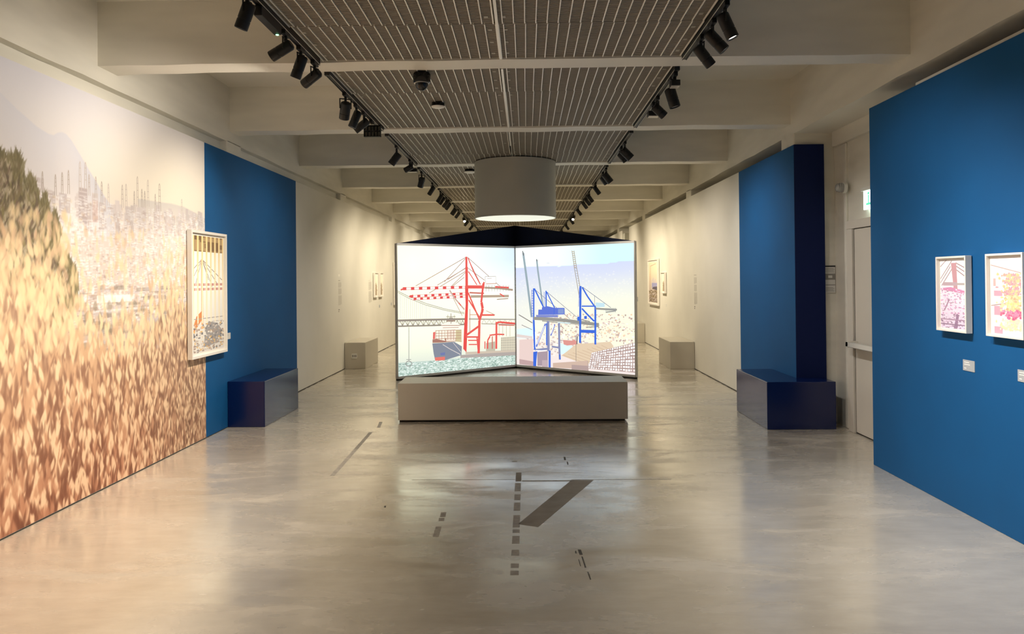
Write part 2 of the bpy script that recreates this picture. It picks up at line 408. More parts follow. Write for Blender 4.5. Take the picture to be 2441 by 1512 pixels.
LEFT_PICTURE=[
    ('s',0.0089,(165,160,150),[(0.006,1.384),(0.213,1.292),(0.527,1.177),(0.896,1.076),(1.281,1.003)]),
    ('s',0.0089,(165,160,150),[(0.005,1.363),(0.213,1.266),(0.527,1.151),(0.896,1.054),(1.281,0.984)]),
    ('s',0.0036,(205,205,190),[(0.04,1.345),(0.036,0.955)]),
    ('s',0.0036,(205,205,190),[(0.074,1.332),(0.07,0.953)]),
    ('s',0.0036,(205,205,190),[(0.108,1.319),(0.105,0.952)]),
    ('s',0.0036,(205,205,190),[(0.143,1.305),(0.14,0.951)]),
    ('s',0.0036,(205,205,190),[(0.178,1.292),(0.174,0.949)]),
    ('s',0.0036,(205,205,190),[(0.213,1.278),(0.21,0.948)]),
    ('s',0.0036,(205,205,190),[(0.248,1.265),(0.245,0.946)]),
    ('s',0.0036,(205,205,190),[(0.283,1.252),(0.28,0.945)]),
    ('s',0.0036,(205,205,190),[(0.318,1.238),(0.315,0.943)]),
    ('s',0.0036,(205,205,190),[(0.354,1.224),(0.351,0.942)]),
    ('s',0.0036,(205,205,190),[(0.389,1.211),(0.387,0.94)]),
    ('s',0.0036,(205,205,190),[(0.425,1.197),(0.422,0.939)]),
    ('s',0.0036,(205,205,190),[(0.461,1.183),(0.458,0.938)]),
    ('s',0.0036,(205,205,190),[(0.497,1.169),(0.495,0.936)]),
    ('s',0.0036,(205,205,190),[(0.533,1.156),(0.531,0.935)]),
    ('s',0.0036,(205,205,190),[(0.569,1.142),(0.567,0.933)]),
    ('s',0.0036,(205,205,190),[(0.606,1.128),(0.604,0.932)]),
    ('s',0.0286,(150,140,130),[(0.001,0.927),(0.632,0.914),(1.303,0.897)]),
    ('s',0.0215,(150,140,130),[(0.0,0.839),(0.631,0.822),(1.279,0.809)]),
    ('s',0.0215,(178,172,162),[(1.373,0.895),(2.366,0.846)]),
    ('s',0.0143,(178,172,162),[(1.632,0.804),(2.365,0.761)]),
    ('s',0.0107,(150,140,130),[(0.004,0.843),(0.05,0.928)]),
    ('s',0.0107,(150,140,130),[(0.05,0.928),(0.098,0.842)]),
    ('s',0.0089,(150,140,130),[(0.005,0.93),(0.004,0.843)]),
    ('s',0.0107,(150,140,130),[(0.098,0.838),(0.143,0.924)]),
    ('s',0.0107,(150,140,130),[(0.143,0.924),(0.192,0.837)]),
    ('s',0.0089,(150,140,130),[(0.098,0.926),(0.098,0.838)]),
    ('s',0.0107,(150,140,130),[(0.192,0.834),(0.238,0.92)]),
    ('s',0.0107,(150,140,130),[(0.238,0.92),(0.287,0.833)]),
    ('s',0.0089,(150,140,130),[(0.193,0.922),(0.192,0.834)]),
    ('s',0.0107,(150,140,130),[(0.287,0.829),(0.334,0.916)]),
    ('s',0.0107,(150,140,130),[(0.334,0.916),(0.383,0.828)]),
    ('s',0.0089,(150,140,130),[(0.288,0.918),(0.287,0.829)]),
    ('s',0.0107,(150,140,130),[(0.383,0.825),(0.431,0.912)]),
    ('s',0.0107,(150,140,130),[(0.431,0.912),(0.481,0.824)]),
    ('s',0.0089,(150,140,130),[(0.384,0.914),(0.383,0.825)]),
    ('s',0.0107,(150,140,130),[(0.481,0.82),(0.528,0.908)]),
    ('s',0.0107,(150,140,130),[(0.528,0.908),(0.579,0.819)]),
    ('s',0.0089,(150,140,130),[(0.482,0.91),(0.481,0.82)]),
    ('s',0.0107,(150,140,130),[(0.579,0.815),(0.627,0.904)]),
    ('s',0.0107,(150,140,130),[(0.627,0.904),(0.678,0.814)]),
    ('s',0.0089,(150,140,130),[(0.58,0.906),(0.579,0.815)]),
    ('s',0.0107,(150,140,130),[(0.678,0.811),(0.727,0.899)]),
    ('s',0.0107,(150,140,130),[(0.727,0.899),(0.779,0.81)]),
    ('s',0.0089,(150,140,130),[(0.679,0.901),(0.678,0.811)]),
    ('s',0.0107,(150,140,130),[(0.779,0.806),(0.828,0.895)]),
    ('s',0.0107,(150,140,130),[(0.828,0.895),(0.88,0.805)]),
    ('s',0.0089,(150,140,130),[(0.78,0.897),(0.779,0.806)]),
    ('s',0.0107,(150,140,130),[(0.88,0.801),(0.93,0.891)]),
    ('s',0.0107,(150,140,130),[(0.93,0.891),(0.983,0.8)]),
    ('s',0.0089,(150,140,130),[(0.881,0.893),(0.88,0.801)]),
    ('s',0.0107,(150,140,130),[(0.983,0.796),(1.033,0.886)]),
    ('s',0.0107,(150,140,130),[(1.033,0.886),(1.086,0.795)]),
    ('s',0.0089,(150,140,130),[(0.984,0.888),(0.983,0.796)]),
    ('s',0.0107,(150,140,130),[(1.086,0.792),(1.137,0.882)]),
    ('s',0.0107,(150,140,130),[(1.137,0.882),(1.191,0.79)]),
    ('s',0.0089,(150,140,130),[(1.087,0.884),(1.086,0.792)]),
    ('s',0.0107,(150,140,130),[(1.191,0.787),(1.243,0.878)]),
    ('s',0.0107,(150,140,130),[(1.243,0.878),(1.297,0.785)]),
    ('s',0.0089,(150,140,130),[(1.192,0.88),(1.191,0.787)]),
    ('s',0.0072,(178,172,162),[(1.632,0.804),(1.686,0.874)]),
    ('s',0.0072,(178,172,162),[(1.686,0.874),(1.743,0.795)]),
    ('s',0.0072,(178,172,162),[(1.743,0.799),(1.797,0.869)]),
    ('s',0.0072,(178,172,162),[(1.797,0.869),(1.855,0.79)]),
    ('s',0.0072,(178,172,162),[(1.855,0.794),(1.91,0.865)]),
    ('s',0.0072,(178,172,162),[(1.91,0.865),(1.968,0.785)]),
    ('s',0.0072,(178,172,162),[(1.968,0.789),(2.024,0.86)]),
    ('s',0.0072,(178,172,162),[(2.024,0.86),(2.083,0.78)]),
    ('s',0.0072,(178,172,162),[(2.083,0.784),(2.139,0.855)]),
    ('s',0.0072,(178,172,162),[(2.139,0.855),(2.199,0.774)]),
    ('s',0.0072,(178,172,162),[(2.199,0.778),(2.256,0.85)]),
    ('s',0.0072,(178,172,162),[(2.256,0.85),(2.316,0.769)]),
    ('s',0.0072,(178,172,162),[(2.316,0.773),(2.374,0.845)]),
    ('s',0.0072,(178,172,162),[(2.374,0.845),(2.435,0.764)]),
    ('s',0.0089,(150,150,145),[(0.214,0.815),(0.209,0.285)]),
    ('s',0.0107,(150,150,145),[(0.145,0.246),(0.172,0.285),(0.213,0.289),(0.254,0.268),(0.265,0.231),(0.233,0.209),(0.178,0.214),(0.145,0.246)]),
    ('s',0.0072,(150,150,145),[(0.162,0.315),(0.249,0.309)]),
    ('p',(205,200,180),[(2.045,0.552),(2.375,0.553),(2.372,0.293),(2.042,0.3)]),
    ('p',(192,185,165),[(1.724,0.475),(1.92,0.492),(1.918,0.328),(1.723,0.322)]),
    ('s',0.0072,(165,150,135),[(2.07,0.551),(2.067,0.313)]),
    ('s',0.0072,(165,150,135),[(2.108,0.548),(2.105,0.311)]),
    ('s',0.0072,(165,150,135),[(2.145,0.546),(2.142,0.308)]),
    ('s',0.0072,(165,150,135),[(2.183,0.544),(2.18,0.306)]),
    ('s',0.0072,(165,150,135),[(2.221,0.542),(2.218,0.303)]),
    ('s',0.0072,(165,150,135),[(2.259,0.54),(2.256,0.3)]),
    ('s',0.0072,(165,150,135),[(2.298,0.538),(2.295,0.298)]),
    ('s',0.0072,(165,150,135),[(2.336,0.535),(2.333,0.295)]),
    ('s',0.0054,(225,215,190),[(2.05,0.523),(2.369,0.514)]),
    ('s',0.0054,(225,215,190),[(2.049,0.48),(2.369,0.47)]),
    ('s',0.0054,(225,215,190),[(2.049,0.437),(2.368,0.427)]),
    ('s',0.0054,(225,215,190),[(2.048,0.394),(2.368,0.384)]),
    ('s',0.0054,(225,215,190),[(2.048,0.352),(2.367,0.34)]),
    ('s',0.0286,(228,92,86),[(1.929,0.8),(2.023,0.815),(2.365,0.775)]),
    ('s',0.0358,(228,92,86),[(1.953,0.809),(1.943,0.364)]),
    ('s',0.0215,(228,92,86),[(1.799,0.601),(1.959,0.611),(2.121,0.598)]),
    ('s',0.0251,(228,92,86),[(1.811,0.585),(1.761,0.52),(1.755,0.377)]),
    ('s',0.0179,(228,92,86),[(1.701,0.505),(1.699,0.381)]),
    ('s',0.0179,(200,110,100),[(1.86,0.582),(1.857,0.37)]),
    ('s',0.0143,(200,110,100),[(1.998,0.768),(2.352,0.742)]),
    ('s',0.0072,(160,140,130),[(2.01,0.758),(2.008,0.574)]),
    ('s',0.0072,(160,140,130),[(2.09,0.754),(2.088,0.569)]),
    ('s',0.0072,(160,140,130),[(2.17,0.75),(2.168,0.565)]),
    ('s',0.0072,(160,140,130),[(2.252,0.746),(2.249,0.56)]),
    ('p',(176,166,160),[(1.193,0.312),(2.372,0.293),(2.371,0.225),(1.192,0.262)]),
    ('p',(205,190,172),[(1.297,0.355),(2.372,0.316),(2.372,0.285),(1.296,0.314)]),
    ('p',(132,138,152),[(0.645,0.537),(0.846,0.534),(1.07,0.537),(1.224,0.453),(1.213,0.31),(0.887,0.251),(0.698,0.255),(0.669,0.377)]),
    ('p',(226,120,108),[(0.69,0.31),(0.888,0.308),(0.883,0.252),(0.701,0.255)]),
    ('p',(112,122,170),[(0.796,0.371),(0.889,0.38),(0.888,0.334),(0.804,0.334)]),
    ('p',(225,110,104),[(0.662,0.712),(0.708,0.719),(0.702,0.606),(0.656,0.602)]),
    ('p',(168,120,106),[(0.65,0.599),(0.781,0.609),(1.216,0.599),(1.22,0.528),(1.07,0.541),(0.846,0.538),(0.649,0.544)]),
    ('p',(236,226,208),[(0.708,0.74),(0.893,0.746),(0.891,0.563),(0.698,0.61)]),
    ('p',(230,214,196),[(0.915,0.735),(1.095,0.745),(1.097,0.547),(0.913,0.552)]),
    ('p',(205,190,150),[(1.104,0.726),(1.22,0.729),(1.218,0.521),(1.102,0.539)]),
    ('s',0.0072,(172,132,112),[(0.717,0.74),(0.715,0.588)]),
    ('s',0.0072,(172,132,112),[(0.773,0.737),(0.772,0.584)]),
    ('s',0.0072,(172,132,112),[(0.831,0.734),(0.829,0.581)]),
    ('s',0.0072,(172,132,112),[(0.888,0.731),(0.886,0.577)]),
    ('s',0.0072,(172,132,112),[(0.946,0.728),(0.944,0.574)]),
    ('s',0.0072,(172,132,112),[(1.004,0.725),(1.003,0.571)]),
    ('s',0.0072,(172,132,112),[(1.063,0.722),(1.061,0.567)]),
    ('s',0.0072,(182,142,122),[(0.708,0.737),(1.213,0.722)]),
    ('s',0.0072,(182,142,122),[(0.707,0.693),(1.213,0.678)]),
    ('s',0.0072,(182,142,122),[(0.707,0.65),(1.212,0.633)]),
    ('s',0.0072,(182,142,122),[(0.706,0.606),(1.212,0.588)]),
    ('p',(242,228,214),[(0.823,0.831),(0.939,0.863),(1.096,0.856),(1.198,0.805),(1.186,0.753),(0.982,0.732),(0.826,0.758)]),
    ('s',0.0107,(180,150,135),[(0.827,0.813),(1.191,0.796)]),
    ('s',0.0089,(190,160,145),[(0.849,0.775),(1.163,0.766)]),
    ('s',0.0215,(165,140,125),[(0.928,0.882),(1.096,0.878)]),
    ('s',0.0089,(150,140,130),[(0.917,0.95),(1.102,0.946)]),
    ('s',0.0107,(150,140,130),[(1.012,1.002),(1.01,0.832)]),
    ('s',0.0072,(150,140,130),[(0.951,0.982),(0.95,0.89)]),
    ('s',0.0072,(150,140,130),[(1.079,0.977),(1.078,0.884)]),
    ('s',0.0143,(160,150,140),[(0.973,0.926),(1.051,0.923)]),
    ('s',0.0089,(215,205,200),[(0.846,0.507),(0.979,0.428),(1.193,0.321)]),
    ('s',0.0072,(215,205,200),[(1.047,0.526),(1.205,0.358)]),
    ('s',0.0081,(170,130,118),[(1.321,1.915),(0.344,1.455)]),
    ('s',0.0081,(170,130,118),[(1.321,1.902),(0.89,1.516)]),
    ('s',0.0081,(170,130,118),[(1.312,1.733),(0.75,1.462)]),
    ('s',0.0081,(170,130,118),[(1.307,1.68),(0.593,1.338)]),
    ('s',0.0081,(170,130,118),[(1.307,1.662),(0.978,1.404)]),
    ('s',0.0081,(170,130,118),[(1.308,1.737),(0.957,1.552)]),
    ('s',0.0081,(170,130,118),[(1.356,1.915),(2.03,1.431)]),
    ('s',0.0081,(170,130,118),[(1.361,1.902),(1.62,1.467)]),
    ('s',0.0081,(170,130,118),[(1.363,1.737),(1.708,1.531)]),
    ('s',0.0081,(170,130,118),[(1.363,1.68),(1.544,1.462)]),
    ('s',0.0081,(170,130,118),[(1.287,1.587),(1.046,1.44)]),
    ('s',0.0161,(228,92,86),[(1.365,1.906),(1.475,1.68),(1.615,1.461)]),
    ('s',0.0143,(228,92,86),[(1.372,1.68),(1.544,1.456)]),
    ('s',0.0358,(250,240,232),[(0.091,1.414),(1.309,1.422)]),
    ('s',0.0054,(214,150,140),[(0.091,1.432),(1.309,1.441)]),
    ('s',0.0054,(214,150,140),[(0.091,1.397),(1.308,1.403)]),
    ('s',0.0412,(222,84,84),[(0.112,1.415),(0.174,1.415)]),
    ('s',0.0412,(222,84,84),[(0.257,1.415),(0.319,1.416)]),
    ('s',0.0412,(222,84,84),[(0.403,1.416),(0.467,1.417)]),
    ('s',0.0412,(222,84,84),[(0.552,1.417),(0.617,1.418)]),
    ('s',0.0412,(222,84,84),[(0.703,1.418),(0.769,1.419)]),
    ('s',0.0412,(222,84,84),[(0.857,1.419),(0.924,1.419)]),
    ('s',0.0412,(222,84,84),[(1.013,1.42),(1.081,1.42)]),
    ('s',0.0412,(222,84,84),[(1.172,1.421),(1.241,1.421)]),
    ('s',0.0304,(250,240,232),[(0.223,1.292),(1.308,1.317)]),
    ('s',0.0054,(214,150,140),[(0.223,1.307),(1.308,1.333)]),
    ('s',0.0054,(214,150,140),[(0.223,1.277),(1.307,1.301)]),
    ('s',0.0358,(222,84,84),[(0.242,1.293),(0.298,1.294)]),
    ('s',0.0358,(222,84,84),[(0.372,1.295),(0.428,1.297)]),
    ('s',0.0358,(222,84,84),[(0.503,1.298),(0.559,1.3)]),
    ('s',0.0358,(222,84,84),[(0.635,1.302),(0.693,1.303)]),
    ('s',0.0358,(222,84,84),[(0.77,1.305),(0.829,1.306)]),
    ('s',0.0358,(222,84,84),[(0.907,1.308),(0.966,1.309)]),
    ('s',0.0358,(222,84,84),[(1.046,1.311),(1.106,1.312)]),
    ('s',0.0358,(222,84,84),[(1.186,1.314),(1.247,1.315)]),
    ('s',0.0286,(250,240,232),[(0.285,1.252),(1.307,1.268)]),
    ('s',0.0054,(214,150,140),[(0.285,1.266),(1.307,1.283)]),
    ('s',0.0054,(214,150,140),[(0.285,1.237),(1.307,1.253)]),
    ('s',0.034,(222,84,84),[(0.303,1.252),(0.356,1.253)]),
    ('s',0.034,(222,84,84),[(0.425,1.254),(0.478,1.255)]),
    ('s',0.034,(222,84,84),[(0.549,1.256),(0.603,1.257)]),
    ('s',0.034,(222,84,84),[(0.674,1.258),(0.729,1.259)]),
    ('s',0.034,(222,84,84),[(0.801,1.26),(0.857,1.261)]),
    ('s',0.034,(222,84,84),[(0.93,1.262),(0.986,1.263)]),
    ('s',0.034,(222,84,84),[(1.061,1.264),(1.117,1.265)]),
    ('s',0.034,(222,84,84),[(1.193,1.266),(1.251,1.267)]),
    ('s',0.0215,(228,92,86),[(0.07,1.397),(0.157,1.426)]),
    ('s',0.0179,(228,92,86),[(0.223,1.289),(0.296,1.312)]),
    ('s',0.0215,(200,170,160),[(0.989,1.377),(1.078,1.255),(1.281,1.054)]),
    ('s',0.0143,(228,92,86),[(1.168,1.169),(1.213,1.121)]),
    ('s',0.0089,(180,150,140),[(1.055,1.255),(1.239,0.949)]),
    ('s',0.0286,(172,150,132),[(1.706,1.408),(2.03,1.392),(2.321,1.36)]),
    ('s',0.0251,(228,92,86),[(1.931,1.419),(2.232,1.401)]),
    ('s',0.0358,(180,160,140),[(1.412,1.266),(2.23,1.256)]),
    ('s',0.0143,(170,150,135),[(1.966,1.205),(2.217,1.213)]),
    ('s',0.0215,(200,110,100),[(1.389,1.33),(1.691,1.313)]),
    ('s',0.0179,(228,92,86),[(2.029,1.301),(2.129,1.25)]),
    ('s',0.0054,(150,140,130),[(1.736,1.45),(1.734,1.345)]),
    ('s',0.0054,(150,140,130),[(1.796,1.449),(1.795,1.344)]),
    ('s',0.0054,(150,140,130),[(1.858,1.449),(1.856,1.343)]),
    ('s',0.0054,(150,140,130),[(1.919,1.448),(1.918,1.342)]),
    ('s',0.0054,(150,140,130),[(1.981,1.447),(1.98,1.341)]),
    ('s',0.0054,(150,140,130),[(2.043,1.446),(2.042,1.339)]),
    ('s',0.0054,(150,140,130),[(2.106,1.446),(2.104,1.338)]),
    ('s',0.0054,(150,140,130),[(2.169,1.445),(2.167,1.337)]),
    ('s',0.0054,(150,140,130),[(2.232,1.444),(2.231,1.336)]),
    ('p',(240,238,232),[(1.718,1.594),(1.948,1.597),(1.947,1.477),(1.726,1.479)]),
    ('s',0.0072,(185,175,165),[(1.718,1.594),(1.948,1.597)]),
    ('s',0.0072,(185,175,165),[(1.718,1.594),(1.726,1.479)]),
    ('s',0.0054,(160,150,140),[(1.761,1.561),(1.859,1.564)]),
    ('s',0.0054,(190,180,170),[(1.948,1.597),(1.947,1.477)]),
    ('s',0.0107,(205,160,140),[(1.736,1.473),(1.956,1.475)]),
    ('s',0.0358,(228,92,86),[(1.331,1.924),(1.33,1.68)]),
    ('s',0.0465,(228,92,86),[(1.333,1.756),(1.332,1.436)]),
    ('p',(226,80,76),[(1.297,1.437),(1.365,1.436),(1.357,1.136),(1.338,0.723),(1.315,0.346),(1.251,0.41),(1.269,0.727),(1.306,1.137)]),
    ('s',0.0465,(228,92,86),[(1.304,1.426),(1.701,1.42)]),
    ('s',0.0286,(228,92,86),[(1.693,1.504),(1.682,1.432)]),
    ('s',0.0358,(228,92,86),[(1.678,1.48),(1.631,1.162)]),
    ('s',0.0465,(228,92,86),[(1.636,1.162),(1.659,1.06),(1.649,1.013)]),
    ('s',0.043,(228,92,86),[(1.654,1.022),(1.589,0.863),(1.582,0.673),(1.566,0.314)]),
    ('s',0.0233,(228,92,86),[(1.359,1.333),(1.58,0.892)]),
    ('s',0.0215,(228,92,86),[(1.371,1.21),(1.614,0.881)]),
    ('s',0.0322,(228,92,86),[(1.3,0.622),(1.441,0.696),(1.579,0.768)]),
    ('s',0.0215,(228,92,86),[(1.3,0.602),(1.593,0.585)]),
    ('s',0.0161,(228,92,86),[(1.35,0.543),(1.533,0.532)]),
    ('s',0.0161,(228,92,86),[(1.363,0.474),(1.533,0.464)]),
    ('s',0.0215,(228,92,86),[(1.534,0.581),(1.56,0.333)]),
    ('s',0.0107,(180,130,115),[(1.393,1.059),(1.389,0.664)]),
    ('s',0.0089,(200,110,100),[(1.385,0.965),(1.574,0.958)]),
    ('s',0.0251,(228,92,86),[(1.645,0.95),(1.913,0.94)]),
    ('s',0.0089,(190,150,135),[(1.731,1.02),(1.925,0.941)])]
RIGHT_PICTURE=[
    ('p',(208,238,250),[(0.024,0.677),(0.374,0.721),(0.385,0.527),(0.022,0.531)]),
    ('p',(206,240,250),[(0.955,0.481),(1.223,0.448),(1.106,0.33),(0.965,0.294)]),
    ('p',(220,205,200),[(0.023,0.594),(0.372,0.569),(0.372,0.527),(0.022,0.539)]),
    ('p',(226,202,196),[(0.079,0.494),(0.39,0.527),(0.384,0.095),(0.074,0.12)]),
    ('p',(190,160,160),[(0.075,0.163),(0.385,0.14),(0.384,0.066),(0.074,0.075)]),
    ('p',(222,200,172),[(1.292,0.483),(1.952,0.551),(2.014,0.479),(1.865,0.382),(1.491,0.156),(0.988,0.276)]),
    ('s',0.0045,(200,172,145),[(1.024,0.286),(1.513,0.176)]),
    ('s',0.0045,(200,172,145),[(1.122,0.312),(1.562,0.21)]),
    ('s',0.0045,(200,172,145),[(1.219,0.338),(1.611,0.244)]),
    ('s',0.0045,(200,172,145),[(1.315,0.364),(1.66,0.278)]),
    ('s',0.0045,(200,172,145),[(1.411,0.39),(1.708,0.312)]),
    ('s',0.0045,(200,172,145),[(1.505,0.415),(1.757,0.345)]),
    ('s',0.0045,(200,172,145),[(1.598,0.44),(1.804,0.379)]),
    ('s',0.0045,(200,172,145),[(1.691,0.465),(1.852,0.412)]),
    ('s',0.0045,(200,172,145),[(1.782,0.489),(1.9,0.445)]),
    ('p',(218,150,142),[(1.024,0.537),(1.201,0.534),(1.32,0.573),(1.301,0.476),(1.107,0.448),(1.037,0.463)]),
    ('p',(200,190,185),[(1.27,0.598),(1.321,0.61),(1.32,0.536),(1.269,0.534)]),
    ('s',0.0394,(152,170,178),[(0.182,2.0),(0.223,1.755),(0.275,1.442),(0.359,0.895)]),
    ('s',0.0304,(152,170,178),[(0.483,1.87),(0.504,1.692),(0.557,1.384),(0.602,1.093)]),
    ('s',0.0179,(120,120,120),[(0.17,2.03),(0.195,1.951)]),
    ('s',0.0143,(120,120,120),[(0.476,1.885),(0.491,1.847)]),
    ('s',0.0107,(165,155,140),[(1.223,2.006),(1.27,1.718),(1.365,1.237)]),
    ('s',0.0107,(165,155,140),[(1.265,2.005),(1.312,1.736),(1.376,1.422)]),
    ('s',0.0089,(190,160,120),[(1.228,1.988),(1.269,1.977)]),
    ('s',0.0089,(190,160,120),[(1.233,1.956),(1.274,1.946)]),
    ('s',0.0089,(190,160,120),[(1.238,1.924),(1.278,1.914)]),
    ('s',0.0089,(190,160,120),[(1.243,1.893),(1.283,1.882)]),
    ('s',0.0089,(190,160,120),[(1.248,1.861),(1.288,1.851)]),
    ('s',0.0089,(190,160,120),[(1.253,1.829),(1.292,1.819)]),
    ('s',0.0089,(190,160,120),[(1.259,1.798),(1.297,1.788)]),
    ('s',0.0089,(190,160,120),[(1.264,1.766),(1.301,1.756)]),
    ('s',0.0089,(190,160,120),[(1.269,1.735),(1.306,1.725)]),
    ('s',0.0054,(160,165,170),[(1.275,1.718),(1.314,1.708)]),
    ('s',0.0054,(160,165,170),[(1.286,1.677),(1.321,1.667)]),
    ('s',0.0054,(160,165,170),[(1.297,1.636),(1.329,1.626)]),
    ('s',0.0054,(160,165,170),[(1.308,1.595),(1.336,1.586)]),
    ('s',0.0054,(160,165,170),[(1.319,1.555),(1.343,1.545)]),
    ('s',0.0054,(160,165,170),[(1.329,1.514),(1.351,1.505)]),
    ('s',0.0054,(160,165,170),[(1.34,1.473),(1.358,1.464)]),
    ('s',0.0054,(160,165,170),[(1.351,1.433),(1.366,1.423)]),
    ('s',0.0072,(130,130,150),[(0.445,1.36),(1.17,0.886)]),
    ('s',0.0072,(130,130,150),[(0.695,1.327),(1.308,0.919)]),
    ('s',0.0089,(120,140,190),[(1.057,1.066),(1.062,0.954)]),
    ('s',0.0286,(62,106,216),[(0.41,1.387),(0.403,0.842)]),
    ('s',0.0233,(62,106,216),[(0.425,1.384),(0.619,1.068)]),
    ('s',0.0233,(62,106,216),[(0.678,1.346),(0.675,1.04)]),
    ('s',0.0179,(62,106,216),[(0.69,1.327),(0.86,1.053)]),
    ('s',0.0089,(104,120,205),[(0.365,1.364),(0.359,0.898)]),
    ('s',0.0089,(104,120,205),[(0.637,1.326),(0.634,1.078)]),
    ('s',0.0072,(104,120,205),[(0.36,1.345),(0.4,1.345)]),
    ('s',0.0072,(104,120,205),[(0.359,1.302),(0.399,1.302)]),
    ('s',0.0072,(104,120,205),[(0.358,1.259),(0.399,1.26)]),
    ('s',0.0072,(104,120,205),[(0.358,1.217),(0.398,1.217)]),
    ('s',0.0072,(104,120,205),[(0.357,1.174),(0.398,1.174)]),
    ('s',0.0072,(104,120,205),[(0.357,1.131),(0.397,1.132)]),
    ('s',0.0072,(104,120,205),[(0.356,1.089),(0.396,1.089)]),
    ('s',0.0072,(104,120,205),[(0.356,1.046),(0.396,1.047)]),
    ('s',0.0072,(104,120,205),[(0.355,1.003),(0.395,1.004)]),
    ('s',0.0072,(104,120,205),[(0.355,0.96),(0.395,0.961)]),
    ('p',(94,116,210),[(0.585,1.067),(0.7,1.088),(0.856,1.063),(1.057,1.066),(1.055,0.958),(0.878,0.95),(0.502,0.937),(0.508,1.027),(0.584,1.029)]),
    ('s',0.0089,(62,106,216),[(0.844,1.062),(0.842,0.949)]),
    ('p',(130,150,205),[(0.927,1.045),(1.045,1.051),(1.044,0.972),(0.926,0.966)]),
    ('p',(128,138,200),[(0.452,0.934),(0.926,0.947),(0.925,0.909),(0.464,0.893)]),
    ('s',0.0465,(150,148,142),[(0.401,0.876),(0.685,0.873),(1.066,0.861),(1.499,0.827),(1.741,0.811)]),
    ('s',0.0179,(176,172,160),[(0.587,0.837),(1.386,0.805)]),
    ('s',0.0143,(196,220,228),[(0.912,0.822),(1.181,0.817)]),
    ('s',0.0143,(150,148,142),[(1.498,0.763),(1.74,0.781)]),
    ('s',0.0143,(150,148,142),[(1.297,0.895),(1.566,0.857)]),
    ('s',0.0143,(140,135,130),[(0.071,0.93),(0.375,0.798)]),
    ('s',0.0107,(160,150,150),[(0.134,0.755),(0.366,0.681)]),
    ('s',0.0358,(62,106,216),[(0.403,0.842),(0.422,0.339)]),
    ('s',0.0143,(235,240,250),[(0.436,0.649),(0.443,0.379)]),
    ('s',0.0465,(134,140,178),[(0.714,0.841),(0.717,0.336)]),
    ('s',0.0215,(62,106,216),[(0.684,0.802),(0.679,0.43)]),
    ('s',0.0358,(134,140,178),[(0.943,0.81),(0.947,0.387),(0.954,0.209)]),
    ('s',0.0268,(104,120,205),[(0.659,0.792),(0.453,0.395)]),
    ('s',0.0107,(240,240,250),[(0.639,0.753),(0.473,0.439)]),
    ('s',0.0215,(104,120,205),[(0.857,0.788),(0.768,0.596)]),
    ('s',0.0089,(240,240,250),[(0.84,0.769),(0.779,0.634)]),
    ('s',0.0286,(134,140,178),[(0.432,0.34),(0.703,0.374)]),
    ('s',0.0107,(245,245,250),[(0.444,0.331),(0.654,0.337)]),
    ('s',0.0251,(134,140,178),[(0.788,0.416),(0.943,0.405)]),
    ('p',(62,106,216),[(0.387,0.303),(0.477,0.319),(0.455,0.168),(0.448,0.048),(0.384,0.057)]),
    ('s',0.0394,(62,106,216),[(0.741,0.347),(0.738,0.056)]),
    ('s',0.0215,(62,106,216),[(0.953,0.293),(0.959,0.209)]),
    ('p',(168,150,160),[(0.476,0.304),(0.702,0.336),(0.699,0.088),(0.474,0.072)]),
    ('p',(190,170,176),[(0.578,0.175),(0.705,0.184),(0.704,0.05),(0.577,0.041)]),
    ('s',0.0358,(62,106,216),[(1.389,1.425),(1.38,1.054),(1.369,0.505)]),
    ('s',0.0233,(62,106,216),[(1.421,1.407),(1.526,1.257),(1.653,1.109)]),
    ('s',0.0179,(62,106,216),[(1.408,1.1),(1.661,1.104)]),
    ('s',0.0322,(62,106,216),[(1.675,1.113),(1.667,0.494)]),
    ('s',0.0251,(62,106,216),[(1.412,1.062),(1.523,0.965),(1.65,0.863)]),
    ('s',0.043,(62,106,216),[(1.385,0.695),(1.678,0.699)]),
    ('p',(62,106,216),[(1.32,0.927),(1.388,0.929),(1.387,0.866),(1.319,0.864)]),
    ('p',(62,106,216),[(1.455,0.941),(1.509,0.943),(1.509,0.895),(1.455,0.894)]),
    ('s',0.0251,(150,148,142),[(1.678,1.066),(1.873,1.059),(2.08,1.056)]),
    ('s',0.0143,(150,148,142),[(1.872,1.009),(2.063,1.04)]),
    ('p',(190,218,228),[(1.684,1.164),(1.853,1.156),(1.852,1.095),(1.683,1.086)]),
    ('s',0.0072,(120,125,150),[(1.439,1.403),(1.969,1.086)]),
    ('s',0.0072,(150,155,165),[(1.663,1.276),(1.661,1.113)]),
    ('s',0.0072,(104,120,205),[(1.367,1.403),(1.345,1.09)]),
    ('s',0.0072,(150,155,160),[(1.878,1.081),(1.877,1.009)]),
    ('s',0.0072,(150,155,160),[(1.903,1.081),(1.902,1.01)]),
    ('s',0.0072,(150,155,160),[(1.929,1.082),(1.928,1.01)]),
    ('s',0.0072,(150,155,160),[(1.954,1.082),(1.953,1.011)]),
    ('s',0.0072,(150,155,160),[(1.98,1.083),(1.979,1.012)]),
    ('s',0.0072,(150,155,160),[(2.005,1.083),(2.004,1.012)]),
    ('s',0.0072,(150,155,160),[(2.03,1.084),(2.029,1.013)]),
    ('s',0.0072,(150,155,160),[(2.056,1.084),(2.055,1.013)]),
    ('s',0.0179,(120,115,112),[(1.316,0.609),(1.305,0.48)]),
    ('s',0.0072,(130,120,115),[(1.287,0.479),(1.283,0.128)]),
    ('s',0.0107,(170,150,140),[(1.514,0.226),(1.525,0.035)]),
    ('s',0.0054,(190,200,215),[(0.692,1.813),(0.759,1.806)]),
    ('p',(206,180,164),[(0.808,0.143),(1.514,0.226),(1.512,0.089),(0.807,0.061)]),
